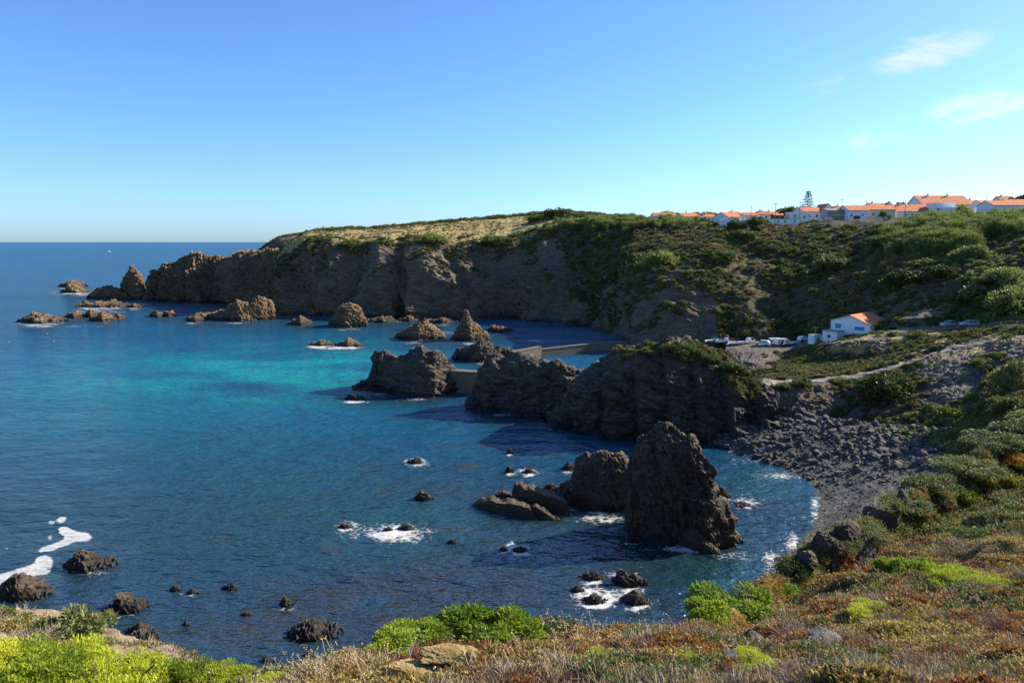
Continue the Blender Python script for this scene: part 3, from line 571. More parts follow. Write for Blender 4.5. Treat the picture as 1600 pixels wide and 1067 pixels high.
SR = [  # px, py, width, height, label, foam, skew
 (112,449,42,9,'small rock farthest out, upper of a foaming pair',.8,.5),(120,458,50,10,'small rock farthest out, lower of a foaming pair',.9,.4),(133,476,18,5,'tiny dark rock between the outer reefs',.5,.5),
 (158,481,78,9,'long low reef ringed by white foam near the pinnacle',.8,.6),(210,481,26,5,'small flat rock close to the pinnacle',.7,.5),
 (66,506,74,17,'leftmost brown rock of the outer row',.75,.3),(116,498,34,12,'middle hump of the outer row of rocks',.4,.6),(142,496,26,11,'small hump right of the middle one in the outer row',.3,.5),(161,503,46,14,'rounded brown rock at the front right of the outer row',.5,.55),(186,499,20,8,'small rock at the right end of the outer row',.3,.4),
 (246,496,24,11,'left half of a small split rock in open water',0,.4),(264,495,24,9,'right half of a small split rock in open water',.2,.6),
 (306,503,34,9,'low rock in front of the ribbed rock',.6,.5),(470,509,40,14,'small brown rock left of the rounded stack',.2,.5),
 (502,541,40,8,'left one of two flat rocks washed by foam',1.0,.5),(545,542,46,10,'right one of two flat rocks washed by foam',1.0,.5),
 (556,626,34,9,'lone small rock in front of the breakwater end',1.0,.4),(570,608,40,12,'low rock at the left foot of the double-humped rock',.8,.6),
 (663,619,48,26,'sunlit lump at the foot of the double-humped rock',.3,.5),(850,648,58,24,'sunlit lump at the foot of the long dark rock',.5,.6),
 (275,473,30,8,'low rock at the foot of the promontory, left one',.4,.5),(312,474,44,10,'low rock at the foot of the promontory, middle one',.3,.5),(350,474,30,7,'low rock at the foot of the promontory, right one',.2,.5),
 (452,493,44,8,'low reef rock beside the ribbed rock',.2,.4),(490,494,50,9,'low reef rock left of the rounded stack',.3,.6),
 (600,505,56,9,'flat reef under the cliff, right of the rounded stack',.3,.5),(640,503,46,8,'flat reef under the cliff behind the pyramid rock',.4,.5),(690,506,50,9,'flat reef under the cliff left of the hooked rock',.5,.5),(780,520,44,10,'low rock right of the hooked rock',.6,.3),
 (1130,780,26,18,'dark rock just right of the tall stack',.9,.4),(1160,792,30,6,'flat rock awash right of the tall stack',.8,.5),
 (663,783,32,15,'lone dark rock in the middle of the bay',.2,.3),(649,725,26,8,'small rock in a ring of surf in mid bay',1.0,.5),
 (797,709,12,7,'tiny rock nearest the headland shadow',.9,.5),(797,739,16,10,'left one of two surf-washed rocks left of the squat stack',1.1,.4),(826,740,20,6,'right one of two surf-washed rocks left of the squat stack',1.1,.5),
 (888,736,24,14,'jagged dark rock behind the squat stack',.8,.5),(860,768,24,12,'small dark rock between slab and squat stack',.6,.5),
 (540,826,24,8,'small rock at the left end of the big surf patch',1.0,.4),(606,830,16,7,'small rock in the middle of the big surf patch',1.2,.5),(634,829,28,8,'small rock at the right of the big surf patch',1.2,.5),
 (707,850,18,7,'tiny dark rock right of the big surf patch',.2,.5),(786,862,14,6,'left rock under the splash in the bay',1.0,.5),(812,864,28,9,'right rock under the splash in the bay',1.2,.5),
 (925,908,40,15,'dark rock left of the near rock pair',.9,.5),(982,918,58,26,'large broken rock in the near shallows',.9,.4),(993,948,50,24,'dark rounded rock right in the near shallows',.6,.5),(930,945,40,14,'broken low rock in white water of the near shallows',1.2,.5),(902,926,24,9,'small rock in white water, left in the near shallows',1.1,.5),
 (275,924,20,8,'small rock with a foam streak, left one in the lower bay',.5,.4),(301,928,18,7,'small rock with a foam streak, middle one in the lower bay',.7,.5),(358,922,24,11,'small pointed rock with foam in the lower bay',.8,.7),
 (447,948,22,16,'lone upright rock in the lower bay',.6,.4),(492,1000,86,28,'long dark ribbed rock above the yellow flower heads',.35,.3),(385,962,18,5,'tiny rock awash left of the long ribbed rock',.3,.5),
 (416,1034,20,7,'small brown rock near the lower shore, left one',0,.5),(482,1026,18,8,'small brown rock near the lower shore, right one',0,.5),
 (138,894,80,30,'dark ridged rock below the foam slick',.3,.3),(32,942,92,42,'dark craggy rock at the left edge',.2,.4),(204,958,66,26,'dark rock off the sandy bluff',.15,.3),(218,990,40,16,'brown rock at the tip of the sandy bluff',0,.5),(222,1003,50,16,'cracked rock touching the sandy bluff',0,.4),(168,960,24,14,'small rock between the bluff and a dark rock',0,.5),
 (291,978,14,8,'tiny pale rock off the bluff tip',.2,.5),(905,985,20,10,'brown rock at the water just behind the near bushes',.2,.5),(1008,748,20,8,'small rock in the gap between the stacks',.8,.5),(985,848,26,8,'rock awash in front of the tall stack',.9,.5),(940,800,40,9,'rock awash in front of the squat stack',.9,.5)]
for i, (px, py, w, h, lab, fo_, sk) in enumerate(SR):
    small_rock(px, py, w, h, lab, rock_far if py < 545 else (rock_near if py > 690 else rock_dark), 60 + i, sk, None, fo_)

# concrete harbour walls
def box_mesh(name, lo, hi, bev=0.0):
    bm = bmesh.new(); bmesh.ops.create_cube(bm, size=1.0)
    for v in bm.verts: v.co = Vector([lo[k] + (v.co[k] + .5) * (hi[k] - lo[k]) for k in range(3)])
    if bev: bmesh.ops.bevel(bm, geom=bm.edges[:], offset=bev, segments=1, affect='EDGES')
    me = bpy.data.meshes.new(name); bm.to_mesh(me); bm.free(); return me
def wall_run(name, pts, h, w, label, cat='wall', zb=-3.0, cap=True):
    root = empty(name, (pts[0][0], pts[0][1], 0)); o0 = np.array([pts[0][0], pts[0][1], 0])
    def strip(nm, off0, off1, z0s, z1s, mat):
        V = []; F = []
        for i, p in enumerate(pts):
            a = np.array(pts[max(i - 1, 0)][:2]); b = np.array(pts[min(i + 1, len(pts) - 1)][:2]); d = (b - a) / np.linalg.norm(b - a); nn = np.array([-d[1], d[0]])
            for (o_, zz) in ((off0, z0s[i]), (off1, z0s[i]), (off1, z1s[i]), (off0, z1s[i])): V.append([p[0] + nn[0] * o_ - o0[0], p[1] + nn[1] * o_ - o0[1], zz])
        for i in range(len(pts) - 1):
            for k in range(4): F.append((i * 4 + k, i * 4 + (k + 1) % 4, i * 4 + 4 + (k + 1) % 4, i * 4 + 4 + k))
        e = (len(pts) - 1) * 4; F += [(3, 2, 1, 0), (e, e + 1, e + 2, e + 3)]
        obj(nm, mesh_np(nm, np.array(V), np.array(F)), mat, root)
    tops = [p[2] for p in pts]
    strip('wall_body', -w / 2, w / 2, [zb] * len(pts), [t - .3 for t in tops], concrete)
    strip('coping', -w / 2 - .12, w / 2 + .12, [t - .297 for t in tops], tops, plain_coping)
    return tag(root, label, cat)
plain_coping = plain('coping_concrete', (.15, .12, .08), .9, var=.2, scale=.9)
a = D(700, 577, 187); b = D(760, 581, 183)
wall_run('harbour_wall', [(a[0] - 1, a[1], a[2]), (b[0] + 1, b[1], b[2])], 5, 2.6, 'flat concrete wall joining two dark breakwater rocks')
a = D(800, 549, 236); b = D(843, 541, 244)
wall_run('harbour_wall', [(a[0], a[1], a[2]), (b[0], b[1], b[2])], 3, 2.2, 'short sunlit ochre concrete pier block at the harbour mouth')
a = D(846, 543, 246); b = D(935, 535, 256); c = D(1000, 533, 258)
wall_run('harbour_wall', [(a[0], a[1], a[2] - .4), (b[0], b[1], b[2]), (c[0], c[1], c[2])], 3, 1.6, 'long shaded concrete wall running to the foot of the hillside')
# ------------------------------------------------------------------ sea
def seq(*parts): return np.unique(np.concatenate([np.arange(a, b, s) for a, b, s in parts]))
wpx = seq((-3000, -200, 100), (-200, 1700, 2.6), (1700, 4200, 100)); wpy = np.concatenate([[378.045, 378.15, 378.4, 379, 380], np.arange(381, 420, 1.3), np.arange(420, 1060, 1.7), np.arange(1060, 1500, 40)])
aa = (wpx - 800) / FPX; bb = (533.5 - wpy) / FPX
dy = math.cos(PITCH) + bb * math.sin(PITCH); dz = -math.sin(PITCH) + bb * math.cos(PITCH); tt = -CAM_H / dz
WG = np.zeros((len(wpx), len(wpy), 3)); WG[..., 0] = aa[:, None] * tt[None, :]; WG[..., 1] = (dy * tt)[None, :]
PXg, PYg = np.meshgrid(wpx, wpy, indexing='ij'); wp = np.stack([PXg.ravel(), PYg.ravel()], 1)
near_w = WG.reshape(-1, 3)
wn1 = fbm(near_w / 22. * np.array([1, .8, 1]), 4); wn2 = fbm(near_w / 7. + 40, 4)
x, y = wp[:, 0] + 14 * wn1, wp[:, 1] + 7 * wn1 * np.clip((wp[:, 1] - 378) / 150, 0, 1)
def blob(cx, cy, rx, ry, k=1.0): return k * np.exp(-((x - cx) / rx) ** 2 - ((y - cy) / ry) ** 2)
def lerp(c, col_, f): f = np.clip(f, 0, 1)[:, None]; return c * (1 - f) + np.array(col_) * f
tint = np.tile(np.array([.004, .066, .132]), (len(wp), 1))
tint = lerp(tint, (.004, .075, .185), np.clip((470 - wp[:, 1]) / 90, 0, .8))
streak = fbm(near_w * np.array([.004, .02, 1]) + 7, 4); tint = tint * (1 + .25 * streak * np.clip((wp[:, 1] - 380) / 40, .2, 1))[:, None]
sandn = np.clip(.72 + .9 * fbm(near_w * np.array([.03, .05, 1]) + 21, 4), .15, 1.15)
tint = lerp(tint, (.006, .21, .23), (blob(400, 585, 200, 40, .85) + blob(570, 565, 110, 30, .7) + blob(200, 605, 210, 38, .5) + blob(520, 600, 130, 28, .45)) * sandn)
tint = lerp(tint, (.005, .11, .14), blob(300, 670, 280, 50, .5) + blob(430, 750, 220, 50, .35) + blob(120, 620, 160, 50, .4))
tint = lerp(tint, (.006, .045, .1), blob(400, 606, 75, 7, .7) + blob(500, 620, 60, 7, .6) + blob(590, 603, 60, 6, .3))
tint = lerp(tint, (.011, .029, .029), np.clip((wp[:, 1] - 650) / 170, 0, .9))
tint = lerp(tint, (.011, .062, .058), blob(620, 800, 200, 60, .5) + blob(950, 668, 140, 22, .65) + blob(1195, 758, 62, 24, .85) + blob(1150, 900, 60, 40, .5) + blob(560, 870, 160, 40, .35) + blob(330, 800, 120, 50, .3))
kelp = blob(720, 900, 170, 40, .9) + blob(850, 930, 120, 40, .6) + blob(560, 930, 150, 30, .8) + blob(420, 990, 170, 40, .9) + blob(700, 760, 120, 20, .4) + blob(1170, 795, 60, 16, .6) + blob(880, 850, 120, 22, .6) + blob(620, 960, 200, 40, .7)
tint = lerp(tint, (.024, .025, .017), kelp * np.clip(.8 + .9 * wn2, 0, 1))
tint = lerp(tint, (.035, .035, .022), (blob(820, 700, 400, 160, 1) + blob(600, 900, 400, 160, 1)) * np.clip(wn2 * 1.5 - .55, 0, .8))
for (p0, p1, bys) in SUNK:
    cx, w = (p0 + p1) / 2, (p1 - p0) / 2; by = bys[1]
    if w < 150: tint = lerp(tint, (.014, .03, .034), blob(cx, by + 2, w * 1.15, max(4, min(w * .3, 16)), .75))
foam = np.zeros(len(wp))
FOAM += [(605, 832, 85, 20, 1.05), (640, 838, 46, 13, .95), (548, 822, 30, 12, .8), (650, 722, 36, 10, .9), (815, 738, 45, 9, .75), (812, 857, 30, 13, .9), (800, 852, 14, 10, 1.0), (930, 932, 62, 24, .95), (960, 905, 40, 18, .8), (1080, 858, 70, 9, .9), (1150, 868, 40, 14, .7),
         (940, 812, 70, 14, .7), (987, 765, 10, 26, 1.1), (1215, 742, 60, 10, .75), (1274, 795, 12, 45, .85), (1240, 850, 20, 30, .8), (1205, 885, 30, 40, .7), (1160, 720, 60, 12, .5), (1160, 785, 50, 14, .7), (590, 598, 16, 7, 1.2), (790, 648, 40, 4, .7), (700, 520, 50, 4, .6), (830, 533, 40, 3, .6),
         (880, 645, 30, 5, .5), (525, 543, 60, 5, .9), (320, 502, 50, 3, .5), (118, 510, 90, 4, .5), (160, 487, 70, 4, .6), (110, 457, 42, 6, .8), (930, 870, 80, 10, .3), (1060, 740, 60, 10, .3), (340, 745, 160, 6, .25), (650, 624, 60, 4, .6), (590, 616, 30, 4, .7), (950, 690, 50, 3, .45), (1060, 697, 60, 3, .45), (380, 505, 60, 3, .6), (545, 515, 34, 4, .6), (655, 536, 44, 4, .7), (737, 537, 36, 4, .7), (765, 569, 50, 4, .6), (300, 476, 70, 3, .5), (138, 896, 46, 8, .5), (205, 962, 40, 8, .45), (490, 1004, 50, 10, .5), (447, 950, 26, 8, .6), (290, 928, 40, 8, .5)]
for (cx, cy, rx, ry, s) in FOAM:
    sel = (np.abs(wp[:, 0] - cx) < rx * 2.5) & (np.abs(wp[:, 1] - cy) < ry * 2.5)
    foam[sel] = np.maximum(foam[sel], s * np.exp(-((wp[sel, 0] - cx) / rx) ** 2 * 1.2 - ((wp[sel, 1] - cy) / ry) ** 2 * 1.2))
foam = np.clip(foam * (.88 + .5 * wn2), 0, 1.25)
# far whitecaps
foam = np.maximum(foam, np.where((wp[:, 1] < 470) & (wp[:, 0] < 440), .25 * np.clip(fbm(near_w * np.array([.01, .03, 1]) + 70, 3) - .3, 0, 1), 0))
def inpoly(P, poly):
    c = np.zeros(len(P), bool); n = len(poly)
    for i in range(n):
        (x1, y1), (x2, y2) = poly[i], poly[(i + 1) % n]
        if y1 != y2:
            hitx = ((y1 > P[:, 1]) != (y2 > P[:, 1])) & (P[:, 0] < (x2 - x1) * (P[:, 1] - y1) / (y2 - y1) + x1); c ^= hitx
    return c
slick = np.zeros(len(wp))
for poly in ([(90,824),(103,822),(118,830),(140,832),(144,840),(136,846),(115,847),(100,853),(80,860),(56,863),(62,856),(85,848),(104,841),(94,834)],
             [(-60,912),(0,897),(30,888),(50,882),(58,870),(70,866),(82,872),(82,886),(74,897),(45,901),(20,907),(-20,920),(-60,930)], [(88,812),(94,806),(106,808),(102,814),(90,818)], [(72,818),(78,812),(86,814),(80,820)], [(74,838),(84,834),(82,842),(72,844)], [(4,856),(14,853),(16,858),(8,858)], [(102,799),(120,796),(122,798),(106,800)]):
    for (ox, oy, k) in [(0, 0, .16)] + [(R_ * math.cos(t_), .55 * R_ * math.sin(t_), .07) for R_ in (3.5, 7.0) for t_ in np.arange(6) * 1.047]: slick += k * inpoly(wp + np.array([ox, oy]), poly)
slick = np.clip(slick, 0, 1)
WG[..., 2] = (.06 * wn2).reshape(WG.shape[:2]) * (PYg > 420)
wme = mesh_np('sea', WG.reshape(-1, 3), grid_faces(*WG.shape[:2]), True)
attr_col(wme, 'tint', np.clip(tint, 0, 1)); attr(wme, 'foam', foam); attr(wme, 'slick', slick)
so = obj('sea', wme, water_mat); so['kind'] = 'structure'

# ------------------------------------------------------------------ plants
def leaves(P, Dr, L, Wd, seed=0, bend=.25):
    """one bent leaf (two quads) per point P along direction Dr"""
    r = np.random.default_rng(seed); n = len(P); L = np.broadcast_to(L, n)[:, None]; Wd = np.broadcast_to(Wd, n)[:, None]
    s = np.cross(Dr, r.normal(size=(n, 3))); s /= np.maximum(np.linalg.norm(s, axis=1, keepdims=True), 1e-6)
    m = P + Dr * L * .55; nn = np.cross(Dr, s); t = P + Dr * L + nn * L * bend * r.normal(size=(n, 1))
    V = np.stack([P - s * Wd * .2, P + s * Wd * .2, m + s * Wd * .5, m - s * Wd * .5, t + s * Wd * .12, t - s * Wd * .12], 1).reshape(-1, 3)
    b = np.arange(n)[:, None] * 6
    F = np.concatenate([b + np.array([[0, 1, 2, 3]]), b + np.array([[3, 2, 4, 5]])], 1).reshape(-1, 4)
    return V, F
def norm(v): return v / np.maximum(np.linalg.norm(v, axis=1, keepdims=True), 1e-6)
def dome(n, rx, rz, lobes, seed, L, Wd, up=.5, fill=.5):
    """leaves over a lumpy dome made of lobes"""
    r = np.random.default_rng(seed)
    c = norm(r.normal(size=(lobes, 3))) * (r.random((lobes, 1)) ** .4); c[:, 2] = np.abs(c[:, 2]) * .9 + .05; c *= np.array([rx, rx, rz]) * .8
    lr = (.14 + .34 * r.random(lobes)) * min(rx, rz * 1.2) * (1.5 if lobes < 8 else 1.0)
    k = r.integers(0, lobes, n); d = norm(r.normal(size=(n, 3))); d[:, 2] = np.where(d[:, 2] < -.35, -d[:, 2], d[:, 2])
    rr = (1 - fill * r.random(n) ** 2)
    P = c[k] + d * (lr[k] * rr)[:, None]; P[:, 2] = np.maximum(P[:, 2], .02 * rz)
    Dr = norm(d + np.array([0, 0, up]) + .55 * r.normal(size=(n, 3)))
    return leaves(P, Dr, L * (.7 + .6 * r.random(n)), Wd * (.7 + .6 * r.random(n)), seed)
def twigs(n, rx, rz, seed, w=.007, sub=3):
    r = np.random.default_rng(seed); Vs = []; Fs = []; o = 0
    for i in range(n):
        d = norm(r.normal(size=(1, 3)))[0]; d[2] = abs(d[2]) + .25; d /= np.linalg.norm(d); tip = d * np.array([rx, rx, rz]) * (.7 + .4 * r.random())
        pts = [np.zeros(3) + r.normal(size=3) * .04 * rx, tip * .5 + r.normal(size=3) * .06 * rx, tip]
        segs = [(pts[0], pts[1], w * 1.4), (pts[1], pts[2], w)]
        for k in range(sub): q = pts[1] + (pts[2] - pts[1]) * r.random(); segs.append((q, q + (d + .9 * r.normal(size=3)) * .28 * rx, w * .75))
        for (a, b, ww) in segs:
            s = np.cross(b - a, r.normal(size=3)); s = s / max(np.linalg.norm(s), 1e-6) * ww
            Vs += [a - s, a + s, b + s * .5, b - s * .5]; Fs.append((o, o + 1, o + 2, o + 3)); o += 4
    return np.array(Vs), np.array(Fs)
def stalks(n, rx, h, seed, head=.022, w=.005):
    """dry stalks carrying small flower heads (6-sided double cones)"""
    r = np.random.default_rng(seed); Vs = []; Fs = []; Hv = []; Hf = []; o = 0; ho = 0
    for i in range(n):
        a = np.array([r.normal() * rx * .4, r.normal() * rx * .4, 0]); b = a * 1.9 + np.array([r.normal() * .05, r.normal() * .05, h * (.7 + .5 * r.random())])
        s = norm(np.array([[r.normal(), r.normal(), 0]]))[0] * w; Vs += [a - s, a + s, b + s, b - s]; Fs.append((o, o + 1, o + 2, o + 3)); o += 4
        for k in range(3):
            c = b + r.normal(size=3) * head * .9; q = head * (.6 + .5 * r.random())
            ring = [c + q * np.array([math.cos(t), math.sin(t), 0]) for t in (0, 1.57, 3.14, 4.71)]
            Hv += ring + [c + np.array([0, 0, q * .7]), c - np.array([0, 0, q * .7])]
            for j in range(4): Hf += [(ho + j, ho + (j + 1) % 4, ho + 4), (ho + (j + 1) % 4, ho + j, ho + 5)]
            ho += 6
    return np.array(Vs), np.array(Fs), np.array(Hv), np.array(Hf)
def proto(name, parts):
    """an unlinked prototype mesh object: parts = [(V, F, material)]"""
    me = bpy.data.meshes.new(name); V = []; F = []; mi = []; o = 0
    for k, (v, f, mt) in enumerate(parts):
        V.append(v); F += [tuple(int(q) + o for q in ff) for ff in f]; mi += [k] * len(f); o += len(v); me.materials.append(mt)
    me.from_pydata(np.concatenate(V).tolist(), [], F); me.polygons.foreach_set('material_index', np.array(mi, np.int32)); me.update()
    return bpy.data.objects.new(name, me)
def scatter(name, protos, P, scale, idx, tilt=.15, label=None, cat=None, rots=None):
    n = len(P); me = bpy.data.meshes.new(name); me.vertices.add(n); me.vertices.foreach_set('co', np.ascontiguousarray(P, np.float32).ravel())
    a = me.attributes.new('sc', 'FLOAT', 'POINT'); a.data.foreach_set('value', np.ascontiguousarray(scale, np.float32))
    a = me.attributes.new('which', 'INT', 'POINT'); a.data.foreach_set('value', np.ascontiguousarray(idx, np.int32))
    if rots is None: rots = np.stack([tilt * rng.normal(size=n), tilt * rng.normal(size=n), rng.random(n) * 6.283], 1)
    a = me.attributes.new('rot', 'FLOAT_VECTOR', 'POINT'); a.data.foreach_set('vector', np.ascontiguousarray(rots, np.float32).ravel())
    o = obj(name, me); o['kind'] = 'stuff'
    if label: o['label'] = label
    if cat: o['category'] = cat
    ng = bpy.data.node_groups.new(name, 'GeometryNodeTree')
    ng.interface.new_socket('Geometry', in_out='INPUT', socket_type='NodeSocketGeometry'); ng.interface.new_socket('Geometry', in_out='OUTPUT', socket_type='NodeSocketGeometry')
    gi = ng.nodes.new('NodeGroupInput'); go = ng.nodes.new('NodeGroupOutput'); jn = ng.nodes.new('GeometryNodeJoinGeometry')
    def named(nm, t): q = ng.nodes.new('GeometryNodeInputNamedAttribute'); q.data_type = t; q.inputs[0].default_value = nm; return q.outputs[0]
    s_, w_, r_ = named('sc', 'FLOAT'), named('which', 'INT'), named('rot', 'FLOAT_VECTOR')
    for k, po in enumerate(protos):
        oi = ng.nodes.new('GeometryNodeObjectInfo'); oi.inputs['Object'].default_value = po; oi.inputs['As Instance'].default_value = False
        cmp = ng.nodes.new('FunctionNodeCompare'); cmp.data_type = 'INT'; cmp.operation = 'EQUAL'; ng.links.new(w_, cmp.inputs[2]); cmp.inputs[3].default_value = k
        ip = ng.nodes.new('GeometryNodeInstanceOnPoints'); ng.links.new(gi.outputs[0], ip.inputs['Points']); ng.links.new(cmp.outputs[0], ip.inputs['Selection'])
        ng.links.new(oi.outputs['Geometry'], ip.inputs['Instance']); ng.links.new(r_, ip.inputs['Rotation']); ng.links.new(s_, ip.inputs['Scale'])
        ng.links.new(ip.outputs[0], jn.inputs[0])
    ng.links.new(jn.outputs[0], go.inputs[0])
    md = o.modifiers.new('scatter', 'NODES'); md.node_group = ng
    return o
def sample_grid(G, n, mask=None, wpow=1.0, frame=(-160, 1760, 250, 1200)):
    """n random points on a grid surface, even by area times distance**-wpow, inside the view cone"""
    a = G[:-1, :-1]; b = G[1:, :-1]; c = G[:-1, 1:]
    ar = np.linalg.norm(np.cross(b - a, c - a), axis=2); dist = np.linalg.norm(a - np.array([0, 0, CAM_H]), axis=2)
    px, py = to_px(a); w = ar / np.maximum(dist, 3) ** wpow; w = w * ((px > frame[0]) & (px < frame[1]) & (py > frame[2]) & (py < frame[3]) & (a[..., 1] > 1))
    if mask is not None: w = w * mask[:-1, :-1]
    w = w.ravel() / w.sum(); k = rng.choice(len(w), n, p=w); i, j = np.unravel_index(k, ar.shape); u = rng.random((n, 1)); v = rng.random((n, 1))
    return a[i, j] + (b[i, j] - a[i, j]) * u + (c[i, j] - a[i, j]) * v, i, j
# ------------------------------------------------------------------ ground cover
def pj(P): return to_px(np.asarray(P))
def redclump(s, mt, n=150): v, f = dome(n, .17, .1, 9, s, .036, .019, .9, .6); return [(v, f, mt)]
pr_near = [proto('p_red0', redclump(1, lf_red)), proto('p_red1', redclump(2, lf_red)), proto('p_och0', redclump(3, lf_ochre)), proto('p_och1', redclump(4, lf_ochre))]
tv, tf = twigs(60, .24, .17, 5, .005); pr_near.append(proto('p_twig0', [(tv, tf, twig_mat)]))
tv, tf = twigs(60, .28, .15, 6, .005); v, f = dome(70, .26, .14, 8, 61, .03, .016); pr_near.append(proto('p_twig1', [(tv, tf, twig_mat), (v, f, lf_dull)]))
sv, sf, hv, hf = stalks(5, .22, .17, 7, .013, .003); pr_near.append(proto('p_stalk', [(sv, sf, twig_mat), (hv, hf, head_mat)]))
v, f = dome(110, .18, .14, 8, 8, .05, .022, .8); pr_near.append(proto('p_dull', [(v, f, lf_dull)]))
v, f = dome(60, .16, .06, 6, 9, .045, .03, .6); pr_near.append(proto('p_olive', [(v, f, lf_ochre)]))
P, i, j = sample_grid(NG[:, 30:220], 62000, None, 1.45)
px, py = pj(P)
f1 = fbm(P / 2.2, 3); f2 = fbm(P / 1.3 + 30, 3); f3 = fbm(P / 3.1 + 60, 2); r = rng.random(len(P))
bare = np.exp(-((px - 690) / 70) ** 2 - ((py - 1045) / 22) ** 2) * 1.3 + np.exp(-((px - 640) / 40) ** 2 - ((py - 1060) / 15) ** 2)
idx = np.where(f1 + .25 * (r - .5) > .0, np.where(rng.random(len(P)) < .5, 0, 1), np.where(rng.random(len(P)) < .5, 2, 3))
r2 = rng.random(len(P)); idx = np.where((f2 > .32) & (r2 > .78), np.where(r2 < .87, 4, 5), idx); idx = np.where((f3 > .22) & (r2 < .35), 7, idx); idx = np.where(r2 < .012, 6, idx); idx = np.where(r2 > .96, 8, idx); idx = np.where((r2 > .36) & (r2 < .375), 5, idx)
idx = np.where((px > 1330) & (py < 840) & (r > .35), 7, idx)
keep = rng.random(len(P)) > bare
sc = (.75 + .7 * rng.random(len(P))) * np.clip((P[:, 1] / 11.) ** .45, .8, 1.9)
sc = np.where((idx == 4) | (idx == 5), sc * .72, sc)
scatter('ground_cover', pr_near, (P - np.array([0, 0, .02]))[keep], sc[keep], idx[keep], .25)
# low plants on the sandy bluff
P, i, j = sample_grid(LG[:, :190], 5200, None, .6); ff = fbm(P / 3. + 5, 3); k = ff > .22
scatter('bluff_ground_cover', pr_near, P[k], (1.2 + 1.0 * rng.random(k.sum())), rng.choice([2, 5, 7, 7, 8, 8, 8], k.sum()), .2)

# scrub on the hillside
def bush(s, mt, n=210, L=.34, Wd=.2, lob=11, rz=.8): v, f = dome(n, 1.0, rz, lob, s, L, Wd, .35, .35); return [(v, f, mt)]
pr_far = [proto('s0', bush(21, lf_scrub)), proto('s1', bush(22, lf_scrub)), proto('s2', bush(23, lf_scrub, 240, .28, .16, 14)), proto('s3', bush(24, lf_olive)), proto('s4', bush(25, lf_olive, 240, .3, .14, 9)), proto('s5', bush(26, lf_dull)),
          proto('s6', bush(27, lf_cane, 220, .36, .16, 12))]
hm = np.clip((HA['veg'] - .42) * 6, 0, 1) * (HA['grass'] < .5)
P, i, j = sample_grid(HG[:, :186], 52000, hm[:, :186], .8); px, py = pj(P)
f1 = fbm(P / 26., 3) + .25 * fbm(P / 5. + 8, 2); r = rng.random(len(P))
idx = np.where(f1 + .35 * (r - .5) > .12, np.where(r < .5, 3, 4), np.where(r < .4, 0, np.where(r < .75, 1, 2))); idx = np.where(r > .93, 5, idx)
green = (px > 1500) & (py > 400); idx = np.where(green & (r > .4), 6, idx); idx = np.where((px > 1430) & (py < 420) & (r > .6), 6, idx)
sc = (.8 + 1.0 * rng.random(len(P)) ** 2) * (1.0 + .5 * fbm(P / 15. + 3, 2)); sc = np.clip(sc, .5, 2.2)
top = (P[:, 2] > 44) & (px > 1100) & (py < 352); clear = (px > 1275) & (px < 1405) & (py < 351) & (py > 338)
k = ~clear
sc = np.where(top & (P[:, 1] > 300), sc * .6, sc)
scatter('hillside_scrub', pr_far, (P - np.array([0, 0, .15]))[k], sc[k], idx[k], .12)
# dry grass tufts and low bushes on the far plateau
gm = (HA['grass'] > .4).astype(float); gm[:, 190:] = 0
P, i, j = sample_grid(HG, 4200, gm, .5); f1 = fbm(P / 20. + 4, 3); k = f1 > -.05
scatter('plateau_grass', pr_far, P[k], .32 + .35 * rng.random(k.sum()), rng.choice([3, 4, 4, 5], k.sum()), .1)
# small tufts hanging in the far cliff
cm = ((HA['veg'] > .22) & (HA['veg'] < .5)).astype(float); P, i, j = sample_grid(HG[:, :150], 2600, cm[:, :150], .5)
scatter('cliff_tufts', pr_far, P, .5 + .8 * rng.random(len(P)), rng.choice([0, 1, 2, 3], len(P)), .3)
P, i, j = sample_grid(FG, 900, (FA['veg'] > .5).astype(float), .3); scatter('far_headland_scrub', pr_far, P, 1 + rng.random(len(P)), rng.choice([0, 3, 4], len(P)), .1)
# scrub of the terrace
tm = np.clip((TA['veg'] - .48) * 6, 0, 1); P, i, j = sample_grid(TG, 21000, tm, .8); px, py = pj(P); r = rng.random(len(P))
pathy = np.interp(px, [1150, 1240, 1340, 1380, 1430, 1480, 1530, 1600], [600, 598, 588, 578, 562, 545, 536, 527])
k = (np.abs(py - pathy) > 5) & ~((px > 1380) & (np.abs(py - np.interp(px, [1380, 1450, 1600], [521, 514, 505])) < 5)) & ~((px < 1290) & (P[:, 1] > 218))
idx = np.where(r < .35, 3, np.where(r < .6, 4, np.where(r < .8, 5, 0))); idx = np.where((px > 1430) & (py > 640) & (r > .3), 6, idx)
scatter('terrace_scrub', pr_far, (P - np.array([0, 0, .1]))[k], (.28 + .5 * rng.random(len(P)) ** 2)[k] * np.where((px > 1450) & (py > 620), 1.5, 1.0)[k], idx[k], .15)
# low plants on top of the central headland
def head_spots(n):
    out_ = []
    while len(out_) < n:
        q = hit(rng.uniform(960, 1185), rng.uniform(536, 640), ['head'])
        if q is None: continue
        qx, qy = pj(np.array(q)); lim = np.interp(qx, [960, 1010, 1060, 1110, 1150, 1190], [556, 552, 562, 580, 612, 640])
        if qy < lim: out_.append(tuple(q))
    return np.array(out_)
P = head_spots(420); r = rng.random(len(P)); scatter('headland_scrub', pr_far, P, .35 + .5 * r, rng.choice([0, 3, 4, 4, 5], len(P)), .2)
